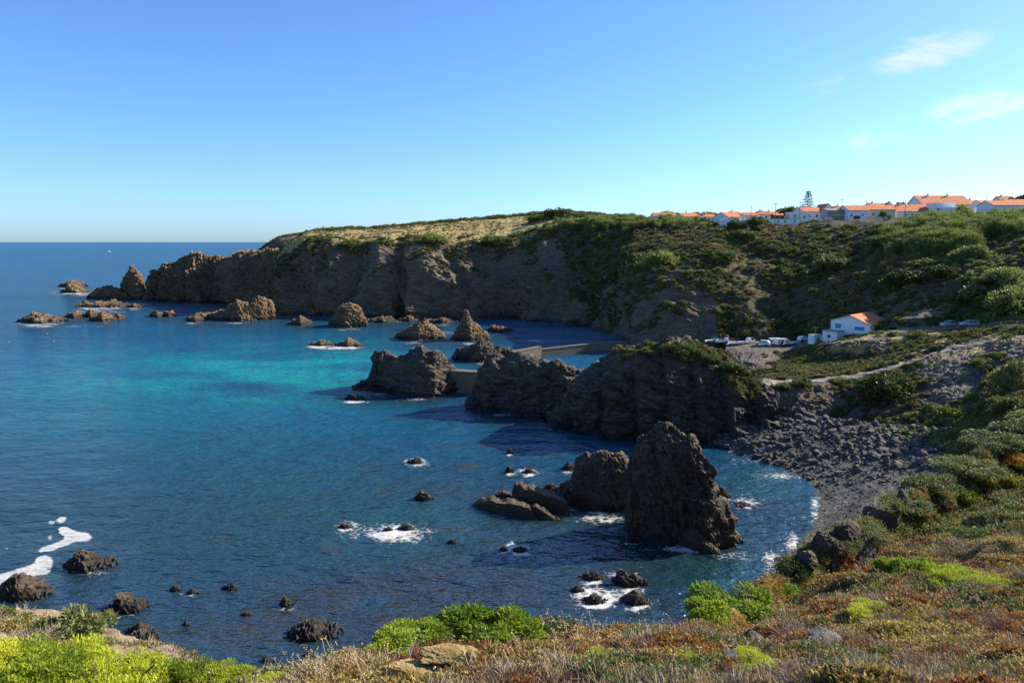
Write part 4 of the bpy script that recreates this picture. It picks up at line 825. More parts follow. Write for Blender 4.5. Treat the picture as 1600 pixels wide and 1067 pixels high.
# giant cane, tall reed clumps
def cane(seed, n=150, h=3.6):
    q = np.random.default_rng(seed); Pb = np.stack([q.normal(size=n) * .8, q.normal(size=n) * .8, np.zeros(n)], 1); Dr = norm(np.stack([q.normal(size=n) * .16, q.normal(size=n) * .16, np.ones(n)], 1))
    v1, f1_ = leaves(Pb, Dr, h * (.7 + .4 * q.random(n)), .07, seed); m_ = n * 3; t = .3 + .7 * q.random(m_); ii = q.integers(0, n, m_)
    P2 = Pb[ii] + Dr[ii] * (h * t)[:, None]; D2 = norm(q.normal(size=(m_, 3)) + np.array([0, 0, .7])); v2, f2_ = leaves(P2, D2, .75, .12, seed + 1)
    return [(np.concatenate([v1, v2]), np.concatenate([f1_, f2_ + len(v1)]), lf_cane)]
pr_cane = [proto('c%d' % k, cane(70 + k)) for k in range(3)]
pts = []
for (n, x0, x1, y0, y1) in ((120, 1410, 1480, 356, 392), (60, 1375, 1420, 366, 396), (110, 1430, 1530, 338, 362), (90, 1530, 1620, 342, 366), (50, 1490, 1530, 362, 396), (70, 885, 960, 346, 360), (50, 950, 1010, 344, 362), (40, 1030, 1080, 346, 356)):
    for _ in range(n):
        q = hit(random.gauss((x0 + x1) / 2, (x1 - x0) / 3.2), random.gauss((y0 + y1) / 2, (y1 - y0) / 3.4), ['hill'])
        if q: pts.append(tuple(q))
scatter('cane_thicket', pr_cane, np.array(pts), .6 + .5 * rng.random(len(pts)), rng.integers(0, 3, len(pts)), .08)

# ------------------------------------------------------------------ shrubs one can point to
def foliage_mesh(name, n, rx, rz, lobes, seed, L, Wd, mt, up=.5, fill=.45):
    v, f = dome(n, rx, rz, lobes, seed, L, Wd, up, fill); me = mesh_np(name, v, f); me.materials.append(mt); return me
def stem_mesh(seed, rx, rz, n=7, w=.05):
    bm = bmesh.new(); q = random.Random(seed)
    for k in range(n):
        a = k * 6.283 / n + q.random(); tip = Vector((math.cos(a) * rx * .55, math.sin(a) * rx * .55, rz * (.5 + .3 * q.random())))
        mtx = Matrix.Translation(tip / 2) @ tip.to_track_quat('Z', 'Y').to_matrix().to_4x4()
        bmesh.ops.create_cone(bm, cap_ends=False, segments=5, radius1=w, radius2=w * .3, depth=tip.length, matrix=mtx)
    me = bpy.data.meshes.new('stem'); bm.to_mesh(me); bm.free(); me.materials.append(bark_mat); return me
SH = {'green': [foliage_mesh('shrub_leaves', 5200, 1, .75, 22, 100 + k, .13, .045, lf_green, .7) for k in range(3)],
      'juniper': [foliage_mesh('juniper_leaves', 14000, 1, .5, 60, 110 + k, .075, .018, lf_juniper, 1.1) for k in range(3)],
      'rim': [foliage_mesh('mat_leaves', 8000, 1, .55, 48, 160 + k, .07, .03, lf_dull, .6, .6) for k in range(2)] + [foliage_mesh('mat_leaves', 8000, 1, .55, 48, 165, .07, .03, lf_scrub, .6, .6)],
      'dark': [foliage_mesh('bush_leaves', 3000, 1, .8, 24, 120 + k, .14, .075, lf_scrub, .4) for k in range(3)],
      'dull': [foliage_mesh('bush_leaves', 2600, 1, .75, 20, 130 + k, .15, .06, lf_dull, .5) for k in range(2)],
      'cane': [foliage_mesh('bush_leaves', 2600, 1, .85, 24, 140 + k, .17, .07, lf_cane, .6) for k in range(2)],
      'fig': [foliage_mesh('fig_leaves', 2600, 1, .3, 50, 150 + k, .12, .035, lf_fig, 1.8, .7) for k in range(2)]}
STEM = stem_mesh(1, 1, .7)
def hitd(px, py, keys):
    for k in range(30):
        q = hit(px, py + 3 * k, keys)
        if q is not None: return q
def shrub(px, py, wpx, kind, label, keys, hs=1.0, name='shrub', group=None, dz=0.0):
    q = hitd(px, py, keys)
    if 'near' in keys and kind in ('dark', 'dull'): kind = 'rim'; hs *= .8
    w = wpx / FPX * q.y / 2 * (1.35 if 'near' in keys else 1.12); root = empty(name, (q.x, q.y, q.z + (.1 if 'near' in keys else -.06 * w) + dz), random.random() * 6.28)
    o = obj('foliage', random.choice(SH[kind]), None, root); ax, ay = random.uniform(.85, 1.3), random.uniform(.8, 1.15); o.scale = (w * ax, w * ay, w * hs)
    s = obj('stem', STEM, None, root); s.scale = (w, w, w * hs)
    return tag(root, label, 'shrub', group)
nk = ['near']; bk = ['bluff']; tk = ['terrace']; hk = ['hill']
for k, (px, py, w, hs) in enumerate(((20, 1068, 150, .75), (105, 1068, 140, .85), (195, 1078, 130, .75), (290, 1080, 120, .7), (60, 1095, 170, .7), (180, 1100, 170, .7), (350, 1082, 90, .6), (-60, 1068, 140, .8), (420, 1088, 60, .6))):
    shrub(px, py, w, 'juniper', ['yellow-green juniper at the lower left corner', 'yellow-green juniper below the dark shrub of the sandy bluff', 'yellow-green juniper at the foot of the bluff slope', 'yellow-green juniper right of the bluff slope', 'broad yellow-green juniper along the bottom edge, far left',
          'broad yellow-green juniper along the bottom edge, second from left', 'small yellow-green juniper ending the juniper row', 'yellow-green juniper cut by the left edge', 'smallest yellow-green juniper, next to the yellow flower heads'][k], nk, hs, 'juniper')
for (px, py, w, kind, hs, lab, ks) in (
    (115, 990, 110, 'dull', .85, 'dense dark green shrub on top of the sandy bluff', bk), (60, 985, 60, 'dull', .6, 'low shrub left of the dense bluff shrub', bk), (158, 1008, 30, 'dull', 1.0, 'small round grey-green shrub on the bluff edge', bk), (5, 962, 44, 'green', .8, 'shrub on the bluff at the left edge', bk), (60, 1000, 40, 'fig', 1, 'patch of fleshy plants in the sandy bluff', bk),
    (605, 1028, 80, 'green', .7, 'leafy green bush leftmost on the near cliff edge', nk), (655, 1016, 100, 'green', .6, 'bright green leafy bush, second on the near cliff edge', nk), (715, 1007, 110, 'green', .6, 'bright green leafy bush, third on the near cliff edge', nk), (775, 1004, 115, 'green', .62, 'tallest bright green bush on the near cliff edge', nk), (855, 1005, 120, 'dull', .5, 'dull green bush right of the bright ones on the cliff edge', nk),
    (1000, 1003, 50, 'dull', .5, 'low green tuft between the cliff edge bushes', nk), (1100, 974, 80, 'green', .75, 'bright green bush overhanging the cove', nk), (1150, 958, 110, 'green', .5, 'wide bright green bush above the cove', nk), (1215, 928, 50, 'green', .6, 'small bright bush at the rim near the shingle', nk),
    (1395, 905, 60, 'green', .8, 'vivid green bush in the middle of the near slope', nk), (1435, 900, 60, 'green', .7, 'vivid green bush right of its twin on the near slope', nk), (1378, 935, 30, 'green', .8, 'small dark green bush below the twin bushes', nk), (1500, 920, 90, 'juniper', .6, 'pale green heath bush on the right of the near slope', nk), (1545, 925, 70, 'juniper', .6, 'green heath bush nearest the right edge', nk), (1360, 965, 80, 'juniper', .35, 'flat green heath patch in the near slope', nk),
    (1180, 1066, 90, 'juniper', .5, 'low green heath bush at the bottom beside tan rocks', nk), (1080, 1046, 50, 'juniper', .4, 'low green tuft left of the tan rocks', nk), (940, 1046, 60, 'juniper', .3, 'flat green tuft at the bottom centre', nk),
    (1245, 895, 70, 'dull', .8, 'dark bush on the rim above the shingle', nk), (1272, 872, 60, 'dark', .8, 'dark green bush between the two lowest rim crags', nk), (1310, 850, 50, 'dark', .8, 'dark green bush between the middle rim crags', nk), (1362, 852, 60, 'dark', .7, 'dark green bush behind the craggy outcrop', nk), (1225, 918, 50, 'dark', .8, 'dark green bush lowest on the rim', nk), (1300, 858, 60, 'dull', .6, 'green bush on the rim below the shingle cove', nk), (1345, 835, 60, 'dull', .6, 'small bush on the rim right of the shingle', nk), (1410, 795, 70, 'dark', .7, 'dark shrub on the ridge line of the near slope', nk), (1455, 765, 80, 'dull', .7, 'green shrub halfway up the ridge line', nk), (1510, 740, 90, 'dull', .7, 'green shrub high on the ridge line', nk), (1560, 700, 90, 'dull', .7, 'shrub near the top of the ridge line', nk), (1600, 680, 80, 'dark', .7, 'dark shrub where the ridge meets the right edge', nk),  # dark green bushes among the crags added to deepen the rim's shade
    (1490, 775, 80, 'fig', .9, 'orange tipped sour fig mat, left of three', nk), (1540, 755, 90, 'fig', 1, 'orange tipped sour fig mat, middle of three', nk), (1590, 735, 80, 'fig', 1, 'orange tipped sour fig mat at the right edge', nk),
    (1385, 618, 80, 'dark', .9, 'big dark green bush on the slope under the footpath', tk), (1365, 612, 60, 'dark', .9, 'dark bush at the left flank of the big one', tk), (1405, 606, 46, 'dark', .9, 'dark bush at the right flank of the big one', tk), (1582, 612, 70, 'dull', 1.5, 'tall olive thicket at the right edge under the path', tk), (1560, 600, 40, 'dull', 1.4, 'olive thicket left of the tall one', tk), (1530, 570, 24, 'cane', .9, 'round yellow-green bush high in the grey scree', tk), (1543, 580, 26, 'dull', .9, 'brownish bush beside the round one in the grey scree', tk),
    (1525, 625, 36, 'cane', .7, 'small green bush at the foot of the grey scree', tk), (1500, 645, 60, 'fig', 1, 'yellow-orange mat plants at the foot of the scree', tk), (1545, 650, 70, 'dark', .8, 'dense green bush in the gully', tk), (1580, 645, 70, 'dark', .9, 'dense green bush in the gully at the right edge', tk), (1440, 690, 90, 'dark', .6, 'dark rounded bush at the gully mouth', tk), (1460, 715, 60, 'green', .4, 'bright grass-green patch by the boulders', tk), (1430, 655, 40, 'dull', .7, 'small bush above the gully mouth', tk), (1500, 690, 60, 'dark', .7, 'dark bush in the gully behind the ridge', tk),
    (1433, 526, 24, 'dull', .9, 'round bush in front of the roadside fence', tk), (1395, 525, 20, 'dull', .8, 'round bush beside the hut', tk), (1435, 568, 14, 'dull', .9, 'little round bush beside the path', tk), (1255, 600, 40, 'dull', .6, 'low bush on the neck of land', tk), (1225, 603, 30, 'dull', .5, 'low bush where the path reaches the headland', tk), (1310, 596, 30, 'dull', .5, 'low bush along the lower path', tk), (1555, 560, 30, 'dull', .8, 'brown bush below the path at right', tk), (1575, 530, 24, 'dull', .8, 'bush between path and road', tk), (1565, 515, 20, 'dull', .8, 'bush beside the road bend', tk),
    (1060, 549, 50, 'dark', .7, 'dark bush crowning the central headland', ['head']), (1010, 552, 34, 'dark', .6, 'bush on the left shoulder of the headland', ['head']), (1110, 560, 40, 'dull', .6, 'bush on the right shoulder of the headland', ['head']), (1140, 575, 40, 'dull', .6, 'yellowish bush on the right flank of the headland', ['head']), (985, 556, 24, 'dull', .5, 'little bush at the left end of the headland top', ['head']), (1160, 610, 30, 'dull', .6, 'yellowish bush hanging on the headland end', ['head'])):
    shrub(px, py, w, kind, lab, ks, hs)
for (px, py, w, kind, lab) in ((868, 340, 40, 'dark', 'dome-shaped dark bush highest on the plateau skyline'), (840, 345, 30, 'dark', 'dark bush left of the skyline dome'), (900, 342, 30, 'dark', 'dark bush right of the skyline dome'), (640, 372, 16, 'dark', 'round bush near the far cliff edge'), (680, 378, 34, 'cane', 'green bush on the far cliff edge'), (545, 385, 30, 'dull', 'bush on the left shoulder of the far cliff'), (597, 375, 14, 'dark', 'tiny round bush at the far cliff edge'), (770, 380, 36, 'dark', 'dark bush over the middle of the far cliff'),
    (1160, 372, 40, 'dark', 'dark bush below the white shack'), (1130, 405, 40, 'dark', 'dark bush on top of the rock buttress'), (1030, 415, 60, 'cane', 'green bush on the left edge of the rock buttress'), (1420, 445, 70, 'dark', 'dark bush group above the hut'), (1470, 430, 50, 'dark', 'dark bush right of the reeds'), (1530, 470, 70, 'dark', 'dark bush above the parked car'), (1520, 400, 50, 'dull', 'olive bush below the reeds'), (1570, 440, 60, 'cane', 'bright bush on the right hillside'), (1580, 480, 80, 'cane', 'bright green bush mass above the road'), (1535, 445, 30, 'dark', 'round bush in the right hillside'), (1590, 455, 40, 'cane', 'yellow-green dome bush at the right edge'), (1300, 420, 60, 'dull', 'pale bush in the middle of the hillside')):
    shrub(px, py, w, kind, lab, hk, .75)

# flower heads in the foreground, one plant each
fs, ff_, fh, fhf = stalks(80, .5, .3, 90, .02, .004)
for k, (px, py, s, lab) in enumerate(((470, 1078, .6, 'dry yellow everlasting plant left at the bottom edge'), (520, 1070, .65, 'dry yellow everlasting plant beside the leftmost leafy bush'), (880, 1000, .8, 'dry everlasting plant behind the dull green bush'), (940, 1004, .8, 'dry everlasting plant on the rim right of the dull bush'), (1440, 870, 1.3, 'dry everlasting plant high on the near slope'), (1510, 960, 1.0, 'dry everlasting plant at the right of the near slope'), (1340, 880, 1.2, 'dry everlasting plant beside the grey outcrop'))):
    q = hitd(px, py, nk); root = empty('everlasting_plant', tuple(q), random.random() * 6); root.scale = (s, s, s)
    m1 = mesh_np('stalks', fs, ff_); m2 = mesh_np('flower_heads', fh, fhf); obj('stem', m1, twig_mat, root)['kind'] = 'stuff'; obj('flower_heads', m2, head_mat, root)['kind'] = 'stuff'
    tag(root, lab, 'plant')

# ------------------------------------------------------------------ loose rocks
def boulder_mesh(seed, sub=2, flat=.7):
    bm = bmesh.new(); bmesh.ops.create_icosphere(bm, subdivisions=sub, radius=1.0); q = np.array([v.co for v in bm.verts]); s = np.random.default_rng(seed)
    nrm_ = norm(s.normal(size=(9, 3)) + 1e-3); off = .38 + .4 * s.random(9)
    for k in range(9): d_ = q @ nrm_[k]; over = np.maximum(0, d_ - off[k]); q = q - over[:, None] * nrm_[k]
    q = q * (1 + .08 * perlin(q * 1.7 + seed))[:, None] * np.array([1, .8 + .3 * s.random(), flat])
    for v, c_ in zip(bm.verts, q): v.co = c_
    me = bpy.data.meshes.new('boulder'); bm.to_mesh(me); bm.free(); me.materials.append(boulder_mat); return me
BM = [boulder_mesh(k) for k in range(8)]
bpro = [bpy.data.objects.new('bp%d' % k, boulder_mesh(20 + k, 1)) for k in range(5)]
P, i, j = sample_grid(BG, 15000, None, .4); px, py = pj(P)
z_ = P[:, 2]; dens = np.clip((800 - py) / 90, .0, 1); k = (z_ > .05) & (rng.random(len(P)) < .25 + .75 * dens) & (px > 1100)
P, dens, px, py = P[k], dens[k], px[k], py[k]
sz = (.12 + .62 * rng.random(len(P)) ** 4) * (.35 + 1.0 * dens)
order = np.argsort(-sz * 100 / P[:, 1]); big = order[:230]; rest = order[230:]
for n_, q in enumerate(big):
    o = obj('boulder', BM[n_ % 8], None, None, tuple(P[q] + np.array([0, 0, .2 * sz[q]]))); o.rotation_euler = tuple(rng.normal(size=3) * np.array([.4, .4, 3])); s = sz[q] * 1.02; o.scale = (s, s, s)
    tag(o, 'grey boulder lying among others at the back of the shingle cove', 'boulder', 'boulders of the shingle cove')
scatter('shingle_stones', bpro, P[rest], sz[rest], rng.integers(0, 5, len(rest)), .5)
P, i, j = sample_grid(TG, 5200, np.clip(TA['scree'] - .25, 0, 1) * (TA['veg'] < .55), .6); px, py = pj(P); low = (px < 1340) & (py > 612)
k = ((py > 640) & (px < 1340)) | ((px > 1430) & (py > 555) & (rng.random(len(P)) < .5)); sz = .1 + .32 * rng.random(len(P)) ** 3 + np.where(low, .75 * rng.random(len(P)) ** 4, 0)
P, sz, low = P[k], sz[k], low[k]; order = np.argsort(-sz); big = order[:60]; rest = order[60:]
for n_, q in enumerate(big):
    o = obj('boulder', BM[n_ % 8], None, None, tuple(P[q] + np.array([0, 0, .15 * sz[q]]))); o.rotation_euler = tuple(rng.normal(size=3) * np.array([.4, .4, 3])); s = sz[q] * 1.3; o.scale = (s, s, s)
    tag(o, 'grey fallen block on the scree slope above the shingle cove', 'boulder', 'fallen blocks of the scree slope')
scatter('scree_stones', bpro, P[rest], sz[rest], rng.integers(0, 5, len(rest)), .5)
# outcrops in the near slope
tan_rock = rock_mat('rock_tan', (.12, .085, .05), (.26, .19, .11), (.4, .31, .19), 4.0, top=(.36, .28, .18), topamt=.5, tilt=(.9, .2, .5), wet=-50, lichen=.3)
pale_rock = rock_mat('rock_pale', (.12, .11, .1), (.27, .25, .22), (.45, .42, .37), 4.0, top=(.4, .36, .3), topamt=.5, tilt=(.9, .2, .5), wet=-50, lichen=.3)
def outcrop(px, py, wpx, hr, mt, label, seed, n=5):
    q = hitd(px, py, nk); w = wpx / FPX * q.y / 2
    me = bpy.data.meshes.new('outcrop'); bm = bmesh.new(); bmesh.ops.create_icosphere(bm, subdivisions=5, radius=1.0); c = np.array([v.co for v in bm.verts]); s = np.random.default_rng(seed)
    nn = norm(s.normal(size=(12, 3))); of = .5 + .3 * s.random(12)
    for k_ in range(12): over = np.maximum(0, c @ nn[k_] - of[k_]); c = c - over[:, None] * nn[k_] * .95
    c = c + norm(c) * (rockdisp(c * 1.2, .45, (.8, .3, .5), seed) * .14)[:, None]; c = c * np.array([w, w * .7, w * hr])
    for v, d_ in zip(bm.verts, c): v.co = d_
    bm.to_mesh(me); bm.free(); o = obj('rock_outcrop', me, mt, None, (q.x, q.y, q.z + .1 + .25 * w * hr), s.random() * 6); tag(o, label, 'rock'); return o
outcrop(1180, 1018, 56, .8, tan_rock, 'tan angular rock standing out of the ground cover', 1); outcrop(1143, 1022, 28, .8, tan_rock, 'small tan rock left of the angular one', 2); outcrop(1290, 1012, 80, .3, pale_rock, 'flat pale slab lying in the ground cover', 3)
outcrop(1155, 1045, 60, .35, pale_rock, 'flat pale rock below the tan angular one', 4); outcrop(695, 1042, 110, .22, ochre_mat, 'ochre earth outcrop between the bushes at the bottom', 5); outcrop(640, 1064, 120, .2, ochre_mat, 'ochre earth bank at the bottom edge', 6); outcrop(735, 1040, 26, .5, ochre_mat, 'small ochre clod right of the earth outcrop', 7); outcrop(625, 1028, 50, .4, pale_rock, 'pale rock below the leafy bush', 8)
for (px, py, w_, h_, sd, lab) in ((1255, 893, 60, .9, 31, 'dark crag added for the shaded rim above the shingle, lowest one'), (1290, 868, 64, .9, 32, 'dark crag added for the shaded rim above the shingle, second lowest'), (1325, 850, 60, 1.0, 33, 'dark crag added for the shaded rim above the shingle, middle one'), (1372, 822, 56, 1.0, 34, 'dark crag added for the shaded rim above the shingle, second highest'), (1412, 796, 50, .9, 35, 'dark crag added for the shaded rim above the shingle, highest one'), (1300, 895, 50, .8, 36, 'dark crag set back from the rim beside the craggy outcrop')):
    outcrop(px, py, w_, h_, rock_near, lab, sd)  # dark crags added to stand in for the bank's shaded face
outcrop(1340, 878, 62, 1.1, pale_rock, 'grey craggy outcrop dropping from the near slope', 9); outcrop(1365, 850, 40, .9, pale_rock, 'grey outcrop above the craggy one', 10); outcrop(1230, 1000, 22, .5, pale_rock, 'small pale stone between slab and tan rock', 11); outcrop(1440, 800, 34, .7, pale_rock, 'grey rock on the ridge line', 12); outcrop(1120, 1010, 26, .3, pale_rock, 'small flat stone at the left of the tan rocks', 13)
# ------------------------------------------------------------------ path, road
def ribbon(name, pix, w, mat, keys, lift=.06, n=160):
    pts = np.array([tuple(hit(a, b, keys)) for a, b in pix]); t = np.linspace(0, len(pts) - 1, n); C = crom(pts, t); d = np.gradient(C, axis=0); d[:, 2] = 0; d = norm(d); s = np.stack([-d[:, 1], d[:, 0], 0 * d[:, 0]], 1)
    m_ = 7; G = np.zeros((n, m_, 3))
    for k in range(m_):
        o_ = (k / (m_ - 1) - .5) * w * (1 + .12 * np.sin(t * 5 + k))
        G[:, k] = C + s * o_[:, None]
        for i_ in range(n):
            g = ground(G[i_, k, 0], G[i_, k, 1], keys, 60); G[i_, k, 2] = (g.z if g else C[i_, 2])
    zz = G[..., 2].copy(); 
    for _ in range(6): zz[1:-1] = (zz[:-2] + zz[1:-1] + zz[2:]) / 3
    G[..., 2] = np.maximum(zz, G[..., 2]) + lift
    return grid_obj(name, G, mat, None, 'structure', True)
ribbon('footpath', [(1192, 598), (1225, 597), (1262, 597), (1300, 593), (1340, 588), (1372, 579), (1402, 572), (1430, 562), (1458, 552), (1485, 545), (1520, 538), (1555, 532), (1598, 526), (1660, 520)], 1.7, path_mat, tk)
ribbon('footpath', [(1225, 604), (1268, 589), (1310, 583), (1350, 575), (1400, 562), (1440, 548), (1465, 541), (1490, 536), (1510, 531)], 1.0, path_mat, tk)
ribbon('road', [(1392, 518.5), (1420, 516), (1450, 513.5), (1485, 512.5), (1520, 510.5), (1560, 508), (1600, 505.5), (1680, 501)], 4.6, asphalt, tk, .12)

# ------------------------------------------------------------------ builders
def prism(name, prof, y0, y1, mat=None):
    """profile (x, z) extruded along y"""
    n = len(prof); V = [(p[0], y0, p[1]) for p in prof] + [(p[0], y1, p[1]) for p in prof]
    F = [tuple(range(n)), tuple(range(2 * n - 1, n - 1, -1))] + [(k, k + n, (k + 1) % n + n, (k + 1) % n) for k in range(n)]
    me = bpy.data.meshes.new(name); me.from_pydata(V, [], F); bm = bmesh.new(); bm.from_mesh(me); bmesh.ops.recalc_face_normals(bm, faces=bm.faces); bm.to_mesh(me); bm.free()
    if mat: me.materials.append(mat)
    return me
def bx(name, cx, cy, cz, sx, sy, sz, mat, parent, bev=0.0):
    return obj(name, box_mesh(name, (cx - sx / 2, cy - sy / 2, cz - sz / 2), (cx + sx / 2, cy + sy / 2, cz + sz / 2), bev), mat, parent)
def opening(root, face, u, zc, w, h, mat, kind='window', off=0.0, frame=white_wall):
    """face: 'front' (y=-off), 'left' (x=-off)"""
    if face == 'front': o = bx(kind, u, -off - .02, zc, w, .1, h, mat, root); bx('frame' if kind == 'window' else 'lintel', u, -off - .04, zc + h / 2 + .06, w + .16, .14, .12, frame, o)
    else: o = bx(kind, -off - .02, u, zc, .1, w, h, mat, root); bx('frame' if kind == 'window' else 'lintel', -off - .04, u, zc + h / 2 + .06, .14, w + .16, .12, frame, o)
    return o
def house(px0, px1, Y, hw, hr, Wd, label, axis='x', wall=white_wall, roof=roof_mat, rot=0.0, wins=((.25, 1), (.6, 1)), door=None, chim=0, flat=False, dz=0.0, name='house', asym=.5, zbase=None):
    pc = (px0 + px1) / 2; p = XZ(pc, 0, Y); g = ground(p[0], Y, hk); zb = (g.z if g else 47) + dz if zbase is None else zbase
    L = (px1 - px0) / FPX * Y; root = empty(name, (p[0], Y, zb), rot)
    if flat:
        bx('wall', 0, Wd / 2, hw / 2 - .5, L, Wd, hw + 1.0, wall, root); bx('roof', 0, Wd / 2, hw + .1, L + .3, Wd + .3, .18, roof, root)
    elif axis == 'x':
        ym = Wd * asym
        V = []; prof = [(0, -1), (Wd, -1), (Wd, hw), (ym, hw + hr), (0, hw)]
        me = prism('wall', prof, -L / 2, L / 2); me.transform(Matrix.Rotation(math.pi / 2, 4, 'Z') @ Matrix.Identity(4))
        me.transform(Matrix.Scale(-1, 4, (1, 0, 0)) @ Matrix.Identity(4)); me.transform(Matrix.Identity(4))
        obj('wall', me, wall, root)
        e = .35; sl = hr / ym; sl2 = hr / (Wd - ym)
        rp = [(-e, hw - e * sl + .03), (ym, hw + hr + .03), (Wd + e, hw - e * sl2 + .03), (Wd + e, hw - e * sl2 + .25), (ym, hw + hr + .26), (-e, hw - e * sl + .25)]
        me = prism('roof', rp, -L / 2 - .3, L / 2 + .3); me.transform(Matrix.Rotation(math.pi / 2, 4, 'Z')); me.transform(Matrix.Scale(-1, 4, (1, 0, 0))); ro = obj('roof', me, roof, root)
    else:
        me = prism('wall', [(-L / 2, -1), (L / 2, -1), (L / 2, hw), ((asym - .5) * L, hw + hr), (-L / 2, hw)], 0, Wd); obj('wall', me, wall, root); e = .3; xm = (asym - .5) * L; s1 = hr / (xm + L / 2); s2 = hr / (L / 2 - xm)
        ro = obj('roof', prism('roof', [(-L / 2 - e, hw - e * s1 + .03), (xm, hw + hr + .03), (L / 2 + e, hw - e * s2 + .03), (L / 2 + e, hw - e * s2 + .22), (xm, hw + hr + .24), (-L / 2 - e, hw - e * s1 + .22)], -.25, Wd + .25), roof, root)
    for (u, s) in wins: opening(root, 'front', (u - .5) * L, hw * .55, 1.0 * s, 1.15, glass)
    if door: opening(root, 'front', (door[0] - .5) * L, 1.05, door[1], 2.1, door[2], 'door')
    for k in range(chim): bx('chimney', (-.25 + .4 * k) * L, Wd * .45, hw + hr + .3, .7, .7, 1.6, white_wall, root)
    return tag(root, label, 'house')
house(1020, 1055, 425, 2.8, 1.9, 9, 'low white house with red roof, leftmost in the village')
house(1064, 1094, 420, 3.0, 2.0, 9, 'white house with tan roof, second from the left in the village', wins=((.3, 1),), rot=.3)
house(1131, 1160, 392, 3.2, 2.4, 10, 'white gabled house with red roof left of the utility poles', rot=.55)
house(1161, 1180, 405, 2.8, 1.6, 8, 'small red-roofed house behind the white shack', wins=((.5, 1),))
house(1126, 1156, 332, 2.6, 1.6, 7, 'white shack with low gable at the hilltop edge', 'y', roof=grey_wall, wins=((.3, .8), (.55, .8)), dz=.4)
house(1157, 1170, 333, 2.1, 0, 6, 'dark open lean-to joined to the white shack', flat=True, wall=grey_wall, roof=grey_wall, wins=((.5, 1.2),), dz=.4, name='lean_to')
house(1205, 1247, 332, 2.2, 0, 5, 'long low white shed at the hilltop edge', flat=True, roof=grey_wall, wins=((.2, .7), (.45, .7), (.8, .7)), dz=.4, name='shed')
house(1207, 1222, 352, 2.6, .8, 5, 'small red painted shed behind the long white one', wall=maroon, wins=((.5, .9),), name='shed', dz=.8)
house(1231, 1246, 350, 3.6, 0, 6, 'white flat-roofed cube house beside the red shed', flat=True, roof=white_wall, wins=((.5, .9),), dz=.8)
house(1249, 1260, 348, 3.2, 0, 6, 'small white flat-roofed cube nearest the round scrub', flat=True, roof=white_wall, wins=((.4, .8),), dz=.8)
house(1250, 1284, 368, 4.4, 2.4, 11, 'white house with red roof under the tall conifer', wins=((.3, 1), (.7, 1)), chim=1, rot=.2)
house(1280, 1300, 372, 4.2, 3.4, 12, 'white gable-end house right of the tall conifer', 'y', wins=())
house(1290, 1321, 346, 4.4, .9, 9, 'grey concrete garage with wide door', wall=grey_wall, roof=grey_wall, wins=(), door=(.45, 5, pole_mat), name='garage')
house(1322, 1352, 342, 4.4, 2.4, 12, 'white house with maroon garage door', wins=((.15, .8), (.72, .8)), door=(.43, 3.0, maroon))
house(1352, 1394, 346, 4.2, 2.2, 10, 'cream house with porch columns right of the maroon door', wall=cream_wall, wins=((.2, 1), (.45, 1), (.7, 1)), door=(.88, 1.2, wood))
house(1396, 1452, 352, 3.6, 3.4, 12, 'long white house with a sweeping red roof', wins=((.25, 1), (.45, 1), (.65, 1)), chim=1)
house(1436, 1512, 366, 6.0, 4.6, 16, 'large house with the highest red roof in the village', wins=((.3, 1.2), (.5, 1.2)), chim=2)
house(1452, 1486, 350, 6.6, 0, 6, 'white two-storey block with terrace in front of the highest roof', flat=True, roof=white_wall, wins=((.25, 1.0), (.6, 1.6)))
house(1478, 1528, 344, 5.0, 0, 7, 'white flat terrace house right of the two-storey block', flat=True, roof=white_wall, wins=((.5, 1.4),))
house(1528, 1562, 385, 5.0, 3.0, 10, 'white gabled house with red roof behind the right-hand reeds', rot=.4)
house(1546, 1602, 330, 4.6, 2.2, 12, 'long white house with red roof at the right edge', wins=((.3, 1), (.55, 1), (.85, 1)))
house(1570, 1610, 400, 5.4, 2.2, 10, 'red-roofed house farthest right behind the others', wins=((.4, 1),))

for (a_, b_, Y, hw_, hr_, lab, rt) in ((1100, 1118, 430, 2.8, 1.6, 'tiny red-roofed house between the second house and the gabled one', .2), (1180, 1200, 410, 3.0, 1.8, 'small tan-roofed house left of the red shed', -.2), (1198, 1218, 425, 3.4, 2.0, 'small red-roofed house behind the red shed', .3), (1222, 1244, 432, 4.4, 2.0, 'red roof peeping out left of the tall conifer', .1), (1300, 1330, 410, 5.2, 2.0, 'red roof behind the grey garage', -.1), (1356, 1384, 420, 6.2, 2.2, 'red roof behind the cream house', .2), (1508, 1536, 400, 6.4, 2.4, 'red roof between the highest roof and the right-hand houses', .25), (1556, 1580, 440, 8.0, 2.4, 'far red roof above the long right-hand house', 0), (1068, 1084, 470, 3.4, 1.8, 'far red roof in the tree row', 0), (1140, 1156, 455, 4.2, 1.8, 'far red roof above the white gabled house', .1)):
    house(a_, b_, Y, hw_, hr_, 8, lab, wins=((.3, .9), (.7, .9)), rot=rt, chim=1)

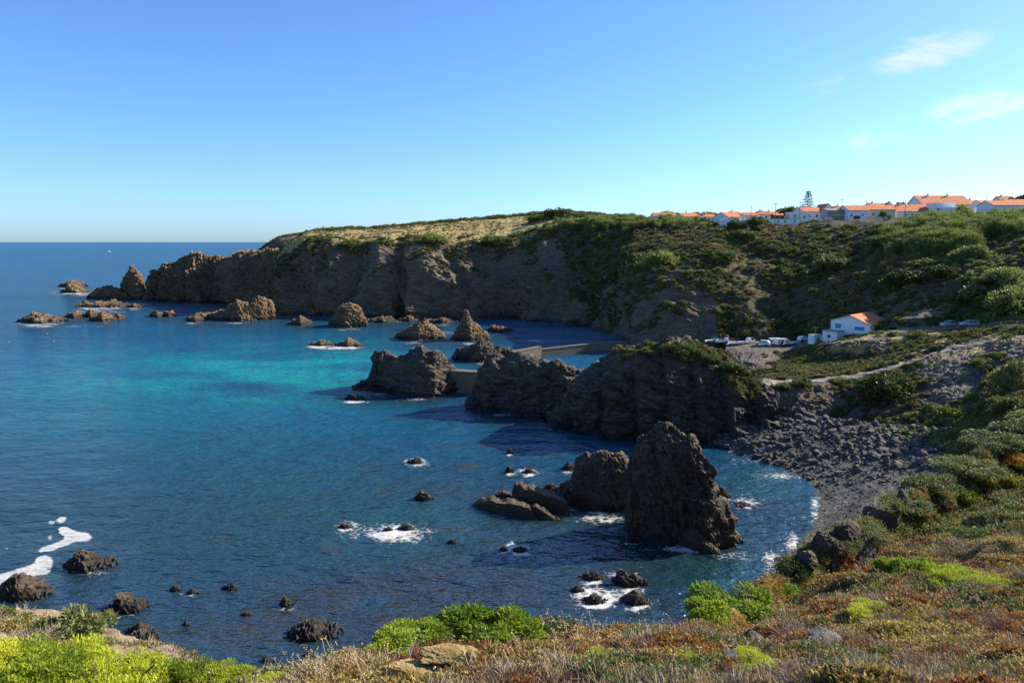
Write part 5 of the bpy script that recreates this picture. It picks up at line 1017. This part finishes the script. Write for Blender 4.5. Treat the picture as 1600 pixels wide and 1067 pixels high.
# fisherman's hut above the harbour: gable to the left, tiled slope to the right
q = D(1327, 531, 209); hz = 11.2; root = empty('harbour_hut', (q[0], q[1], hz), math.radians(43)); L_, Wd_ = 13.5, 11.0
obj('wall', prism('wall', [(-Wd_ / 2, -1.5), (Wd_ / 2, -1.5), (Wd_ / 2, 3.6), (-.2, 6.0), (-Wd_ / 2, 4.3)], 0, L_), white_wall, root).rotation_euler = (0, 0, -math.pi / 2)
ro = obj('roof', prism('roof', [(Wd_ / 2 + .4, 3.47), (-.2, 6.06), (-.2, 6.3), (Wd_ / 2 + .4, 3.72)], -.3, L_ + .3), roof_mat, root); ro.rotation_euler = (0, 0, -math.pi / 2)
ro = obj('back_roof', prism('back_roof', [(-.21, 6.06), (-Wd_ / 2 - .3, 4.27), (-Wd_ / 2 - .3, 4.5), (-.21, 6.3)], -.3, L_ + .3), grey_wall, root); ro.rotation_euler = (0, 0, -math.pi / 2)
# the gable lies in the local plane x = 0; y runs from the front eave (-) to the back (+)
w_ = opening(root, 'left', 3.4, 2.9, 1.6, 1.3, blue_paint); w_ = opening(root, 'left', -2.6, 2.6, 2.6, 1.0, blue_paint)
tag(root, 'white fisherman\'s hut with bright orange tiled roof above the harbour', 'hut')
q = D(1302, 531, 211); root = empty('harbour_annex', (q[0], q[1], 8.6), math.radians(40))
bx('wall', 0, 0, 2.6, 4.6, 4.2, 3.0, white_wall, root); bx('painted_base', 0, 0, .2, 4.64, 4.24, 1.8, blue_paint, root); bx('roof', 0, 0, 4.2, 5.0, 4.6, .2, grey_wall, root); opening(root, 'left', .2, 2.7, .8, .9, glass, off=2.3)
tag(root, 'white annex with blue painted base at the left of the hut', 'building')
q = D(1276, 533, 214); g_ = ground(q[0], q[1], tk); root = empty('storage_shed', (q[0], q[1], g_.z), .3)
bx('wall', 0, 0, 1.0, 4.0, 2.6, 2.6, white_wall, root); bx('roof', 0, 0, 2.37, 4.2, 2.8, .12, grey_wall, root); bx('door', -.6, -1.33, .95, .9, .06, 1.8, pole_mat, root); tag(root, 'small pale box shed left of the hut', 'shed')

# ------------------------------------------------------------------ vehicles
def wheel_mesh(r, w):
    bm = bmesh.new(); bmesh.ops.create_cone(bm, cap_ends=True, segments=18, radius1=r, radius2=r, depth=w, matrix=Matrix.Rotation(math.pi / 2, 4, 'X')); me = bpy.data.meshes.new('wheel'); bm.to_mesh(me); bm.free(); return me
WM = wheel_mesh(.34, .22); WM.materials.append(tyre_mat); RM = wheel_mesh(.2, .235); RM.materials.append(rim_mat)
PROF = {'van': ([(-2.5, .3), (2.5, .3), (2.52, .8), (2.2, 1.15), (1.75, 1.25), (1.1, 2.05), (.8, 2.15), (-2.45, 2.15), (-2.5, 1.9)], [(.75, 1.3, .75, .55)], [(1.72, 1.3), (1.14, 2.0), (1.17, 2.03), (1.77, 1.3)]),
        'suv': ([(-2.25, .32), (2.2, .32), (2.25, .7), (2.1, .98), (1.1, 1.1), (.45, 1.62), (-1.6, 1.68), (-2.2, 1.2)], [(.2, 1.33, .8, .36), (-.85, 1.35, .9, .36)], [(1.05, 1.12), (.5, 1.58), (.54, 1.6), (1.12, 1.12)]),
        'pickup': ([(-2.55, .4), (2.5, .4), (2.52, .85), (2.3, 1.08), (1.3, 1.15), (.75, 1.7), (-.35, 1.74), (-.5, 1.12), (-2.55, 1.1)], [(.65, 1.38, .6, .36), (-.02, 1.4, .6, .38)], [(1.27, 1.17), (.8, 1.66), (.84, 1.68), (1.33, 1.17)]),
        'car': ([(-2.0, .28), (2.0, .28), (2.05, .62), (1.9, .85), (1.0, .95), (.4, 1.42), (-1.1, 1.45), (-1.9, .98)], [(.15, 1.17, .7, .34), (-.75, 1.18, .75, .34)], [(.97, .97), (.45, 1.38), (.49, 1.4), (1.03, .97)])}
VM = {}
def vehicle(kind, P_, rot, mat, label, cat):
    prof, wins, scr = PROF[kind]; root = empty({'van': 'delivery_van', 'suv': 'parked_car', 'pickup': 'pickup_truck', 'car': 'parked_car'}[kind], P_, rot)
    me = prism('body', prof, -.88, .88); bm = bmesh.new(); bm.from_mesh(me); bmesh.ops.bevel(bm, geom=bm.edges[:], offset=.07, segments=2, affect='EDGES'); bm.to_mesh(me); bm.free(); body = obj('body', me, mat, root)
    for s in (-1, 1):
        for (x_, z_, w2, h2) in wins: bx('side_window', x_, s * .885, z_, w2, .03, h2, glass, root)
        for x_ in (-1.45, 1.45):
            w2 = obj('wheel', WM, None, root, (x_, s * .8, .34)); obj('rim', RM, None, w2)
        bx('headlight', 2.2 if kind != 'van' else 2.42, s * .62, .8, .3, .3, .16, lamp_clear, root); bx('tail_light', prof[0][0] + .02, s * .72, .95, .08, .16, .3, lamp_red, root)
    obj('windscreen', prism('windscreen', scr, -.74, .74), glass, root)
    return tag(root, label, cat)
def at_px(px, py, Y, keys, dz=.0):
    q_ = D(px, py, Y); g2 = ground(q_[0], q_[1], keys, 60); return (q_[0], q_[1], (g2.z if g2 else q_[2]) + dz)
vehicle('van', at_px(1207, 540, 229, tk, .05), math.radians(188), car_white, 'white delivery van, left one of two by the harbour', 'van')
vehicle('van', at_px(1224, 540, 227, tk, .05), math.radians(12), car_white, 'white delivery van, right one of two by the harbour', 'van')
vehicle('suv', at_px(1191, 541, 228, tk, .05), math.radians(150), car_white, 'white off-road car left of the vans', 'car')
vehicle('car', at_px(1256, 535, 226, tk, .05), math.radians(20), car_white, 'white car half hidden left of the storage shed', 'car')
vehicle('pickup', at_px(1485, 512, 190.5, tk, .2), math.radians(186), car_silver, 'grey pickup truck parked on the clifftop road', 'truck')
vehicle('suv', at_px(1514, 511, 186.5, tk, .2), math.radians(183), car_silver, 'silver estate car parked on the clifftop road', 'car')
for (px, Y, r_, lab, mt) in ((1282, 333, 3.0, 'white car parked before the grey garage, left one', car_white), (1295, 331, .3, 'silver car parked before the grey garage, right one', car_silver)):
    vehicle('car', at_px(px, 345, Y, hk, .5), r_, mt, lab, 'car')

# ------------------------------------------------------------------ boats
def boat(P_, L, rot, mat, label, cabin=False, motor=True):
    root = empty('fishing_boat', P_, rot); n = 9; V = []; F = []
    for i_ in range(n):
        t = i_ / (n - 1); hb = L * .19 * (1 - max(0, (t - .35) / .65) ** 2.2) * (.85 + .15 * min(1, t * 4)); z1 = L * .11 * (1 + .7 * t ** 2.5); k = L * .02 * t ** 3 * 4
        V += [((t - .5) * L, 0, k), ((t - .5) * L, -hb * .75, k + z1 * .35), ((t - .5) * L, -hb, z1), ((t - .5) * L, -hb * .88, z1), ((t - .5) * L, -hb * .6, k + .12 * L * .3), ((t - .5) * L, hb * .6, k + .12 * L * .3), ((t - .5) * L, hb * .88, z1), ((t - .5) * L, hb, z1), ((t - .5) * L, hb * .75, k + z1 * .35)]
    for i_ in range(n - 1):
        for k in range(9): F.append((i_ * 9 + k, i_ * 9 + (k + 1) % 9, i_ * 9 + 9 + (k + 1) % 9, i_ * 9 + 9 + k))
    me = bpy.data.meshes.new('hull'); me.from_pydata(V, [], F + [(0, 1, 2, 3, 4, 5, 6, 7, 8)]); obj('hull', me, mat, root)
    for x_ in (-.15, .12): bx('thwart', x_ * L, 0, L * .085, L * .05, L * .3, L * .015, wood, root)
    if cabin: c_ = bx('cabin', .12 * L, 0, L * .2, L * .22, L * .2, L * .2, hull_white, root, .03 * L); bx('cabin_window', .235 * L, 0, L * .23, L * .02, L * .15, L * .07, glass, c_)
    if motor: bx('outboard_motor', -.53 * L, 0, L * .12, L * .06, L * .06, L * .16, tyre_mat, root)
    return tag(root, label, 'boat')
for k, (px, py, Y, L, r_, mt, lab, cb) in enumerate(((1112, 540, 238, 5, .3, hull_white, 'small white boat at the left end of the boat yard', False), (1122, 538, 241, 5, 2.4, hull_blue, 'blue boat behind the leftmost white one', False), (1131, 541, 235, 5.5, -.3, hull_white, 'white boat in the middle of the boat yard', True), (1142, 538, 240, 5, 2.9, hull_red, 'red boat at the back of the boat yard', False),
        (1152, 543, 231, 6.5, .1, hull_white, 'longest white boat at the front of the boat yard', False), (1166, 541, 233, 6, .2, hull_white, 'white boat with small cabin at the right of the boat yard', True), (1134, 536, 243, 5, .6, hull_white, 'white boat highest at the back of the boat yard', True), (1117, 537, 243, 4.5, 1.0, hull_blue, 'blue dinghy at the back left of the boat yard', False), (1240, 536, 226, 7, .15, hull_white, 'long white boat between the vans and the shed', False))):
    q = at_px(px, py, Y, ['terrace'], .05); boat((q[0], q[1], min(max(q[2], 5.9), 7.5)), L, r_, mt, lab, cb)
q = Zp(171, 393.6, 0); boat((q[0], q[1], -.3), 16, 2.6, hull_white, 'white motor boat far out at sea', True, False)
# low harbour yard wall
a = D(1096, 533, 247); b = D(1140, 531, 252); wall_run('yard_wall', [(a[0], a[1], 8.3), (b[0], b[1], 8.4)], 2, .4, 'low grey wall behind the boats', zb=4)
buoy_mat = plain('buoy', (.6, .12, .08), .5)
for (px, py, lab) in ((74, 522, 'small pale buoy nearest the outer rocks'), (84, 534, 'small red buoy below the outer rocks'), (14, 535, 'small buoy by the left edge')):
    q = Zp(px, py, 0); root = empty('buoy', (q[0], q[1], 0)); me = boulder_mesh(3, 2, 1.0); me.materials.clear(); o = obj('float', me, buoy_mat, root, (0, 0, .15)); o.scale = (.35, .35, .35); bx('pole', 0, 0, .5, .06, .06, .5, pole_mat, root); tag(root, lab, 'buoy')

# ------------------------------------------------------------------ poles, lamps, fence
def tube(name, a, b, r1, r2, mat, parent, seg=7):
    a, b = Vector(a), Vector(b); bm = bmesh.new(); d_ = b - a
    bmesh.ops.create_cone(bm, cap_ends=True, segments=seg, radius1=r1, radius2=r2, depth=d_.length, matrix=Matrix.Translation((a + b) / 2) @ d_.to_track_quat('Z', 'Y').to_matrix().to_4x4())
    me = bpy.data.meshes.new(name); bm.to_mesh(me); bm.free(); return obj(name, me, mat, parent)
def pole(px, py_top, Y, keys, label, kind='utility', h=None, pyb=345):
    P_ = at_px(px, pyb, Y, keys); h = h or max(3., D(px, py_top, Y)[2] - P_[2]); root = empty('street_lamp' if kind == 'lamp' else 'utility_pole', P_)
    tube('pole', (0, 0, -.5), (0, 0, h), .16, .1, pole_mat, root)
    if kind == 'lamp': tube('arm', (0, 0, h), (1.6, 0, h + .4), .07, .05, pole_mat, root); bx('lamp_head', 1.9, 0, h + .4, .8, .3, .16, lamp_clear, root)
    else:
        bx('crossarm', 0, 0, h - .5, 1.6, .14, .14, pole_mat, root)
        for s in (-.6, .6): bx('insulator', s, 0, h - .32, .12, .12, .2, lamp_clear, root)
    return tag(root, label, 'lamp' if kind == 'lamp' else 'pole')
pole(1211, 317, 330, hk, 'utility pole beside the red shed'); pole(1249, 315, 335, hk, 'utility pole left of the tall conifer'); pole(1314, 311, 350, hk, 'utility pole behind the grey garage'); pole(1173, 322, 390, hk, 'thin utility pole left of the red shed'); pole(1227, 324, 345, hk, 'short utility pole near the cube houses')
pole(1352, 312, 362, hk, 'street lamp behind the maroon door house', 'lamp'); pole(1413, 311, 335, hk, 'street lamp before the sweeping red roof', 'lamp'); pole(1538, 307, 352, hk, 'street lamp right of the highest roof', 'lamp')
pole(1197, 501, 240, ['terrace', 'hill'], 'street lamp standing over the harbour yard', 'lamp', None, 535); pole(1433, 486, 203, tk, 'lamp post beside the road near the hut', 'lamp', None, 517); pole(1273, 510, 213, tk, 'short post rising from the small box shed', 'utility', None, 533)
root = empty('road_sign', at_px(1347, 345, 326, hk)); tube('post', (0, 0, -.3), (0, 0, 4.2), .1, .08, lamp_clear, root); bx('sign_board', 0, -.1, 3.8, 1.0, .08, 1.2, white_wall, root); tag(root, 'white sign on a post before the maroon door house', 'sign')
def fence(pix, keys, label, step, hp, name='roadside_fence', n_rail=2):
    pts = np.array([tuple(hit(a_, b_, keys)) for a_, b_ in pix]); seg = np.linalg.norm(np.diff(pts, axis=0), axis=1).sum(); n_ = int(seg / step) + 1; C = crom(pts, np.linspace(0, len(pts) - 1, n_)); root = empty(name, tuple(C[0]))
    for k in range(n_):
        g2 = ground(C[k, 0], C[k, 1], keys, 60); C[k, 2] = g2.z if g2 else C[k, 2]; b_ = C[k] - C[0]; tube('post', b_ - np.array([0, 0, .3]), b_ + np.array([0, 0, hp]), .085, .075, wood, root, 6)
        if k:
            a_ = C[k - 1] - C[0]
            for j_ in range(n_rail): hh = hp * (.92 - .42 * j_); tube('rail', a_ + np.array([0, 0, hh]), b_ + np.array([0, 0, hh]), .055, .055, wood, root, 5)
    return tag(root, label, 'fence')
fence([(1402, 520.5), (1430, 518.5), (1460, 516.8), (1490, 515.5), (1520, 514), (1560, 511.5), (1600, 509), (1650, 506)], tk, 'weathered wooden post and rail fence along the clifftop road', 3.0, 1.25)
fence([(1322, 350), (1345, 350.5), (1370, 351), (1395, 351.5)], hk, 'wooden fence along the village street', 3.5, 1.2)

# ------------------------------------------------------------------ trees
def tree(px, Y, h, w, kind, label, dz=0.0, keys=None):
    P_ = at_px(px, 345, Y, keys or hk); root = empty('tree', P_); tube('trunk', (0, 0, -.4), (0, 0, h * .6), .25, .14, bark_mat, root)
    o = obj('crown', random.choice(SH[kind]), None, root, (0, 0, h * .3)); o.scale = (w / 2, w / 2, h * .85); return tag(root, label, 'tree')
for (px, Y, h, w, kind, lab) in ((1232, 380, 6.5, 13, 'dark', 'round dark tree beside the tall conifer'), (1150, 318, 5, 9, 'dark', 'dark tree in the yard right of the white shack'), (1182, 318, 5.5, 9, 'dark', 'dark bushy tree between the shack and the shed'), (1190, 440, 5, 10, 'dark', 'low tree left of the village roofs'), (1045, 460, 5, 18, 'dark', 'row tree behind the leftmost house'), (1085, 455, 5.2, 16, 'dark', 'row tree behind the second house'), (1110, 440, 5.5, 14, 'dull', 'pale tree right of the second house'),
        (1335, 395, 6.5, 10, 'dark', 'tree behind the maroon door house'), (1405, 385, 8.5, 9, 'dark', 'windswept tree left of the sweeping roof'), (1388, 390, 7.5, 7, 'dark', 'smaller windswept tree left of the sweeping roof'), (1592, 420, 10, 14, 'dark', 'round dark tree behind the right-hand houses'), (1380, 337, 3.6, 4, 'dull', 'garden tree before the cream house'), (1520, 410, 8, 9, 'dark', 'dark tree behind the terrace house'), (1505, 318, 5, 7, 'cane', 'green tree before the terrace house')):
    tree(px, Y, h, w, kind, lab)
P_ = at_px(1261, 345, 378, hk); ht = D(1261, 300, 378)[2] - P_[2]; root = empty('norfolk_pine', P_); tube('trunk', (0, 0, -.5), (0, 0, ht), .3, .05, bark_mat, root)
LP = []; LD = []; q = np.random.default_rng(8)
for k in range(13):
    zt = ht * (.3 + .68 * k / 12); rad = (1 - k / 13) * 3.3 + .35
    for a_ in np.linspace(0, 6.283, 7)[:-1] + k * .5:
        for s in np.linspace(.1, 1, 9): LP.append((math.cos(a_) * rad * s, math.sin(a_) * rad * s, zt + .35 * s * s)); LD.append((math.cos(a_) + q.normal() * .5, math.sin(a_) + q.normal() * .5, .25))
v, f = leaves(np.array(LP), norm(np.array(LD)), .8, .42, 3); me = mesh_np('branch_tiers', v, f); obj('branches', me, lf_scrub, root); tag(root, 'tall tiered conifer rising above the village roofs', 'tree')
P_ = at_px(1455, 517, 197, tk); root = empty('palm', P_); tube('trunk', (0, 0, -.3), (0, 0, 1.1), .28, .22, bark_mat, root); LP = []; LD = []
for k in range(26):
    a_ = q.random() * 6.28; e_ = .25 + 1.1 * q.random(); d_ = np.array([math.cos(a_) * math.cos(e_), math.sin(a_) * math.cos(e_), math.sin(e_)])
    for s in np.linspace(.1, 1, 10):
        c_ = np.array([0, 0, 1.1]) + d_ * 2.6 * s - np.array([0, 0, .9 * s * s])
        for sg in (-1, 1): LP.append(c_); LD.append(d_ * .6 + sg * np.array([-math.sin(a_), math.cos(a_), -.2]))
v, f = leaves(np.array(LP), norm(np.array(LD)), .6, .09, 4); obj('fronds', mesh_np('fronds', v, f), lf_cane, root); tag(root, 'small palm beside the road near the lamp post', 'tree')
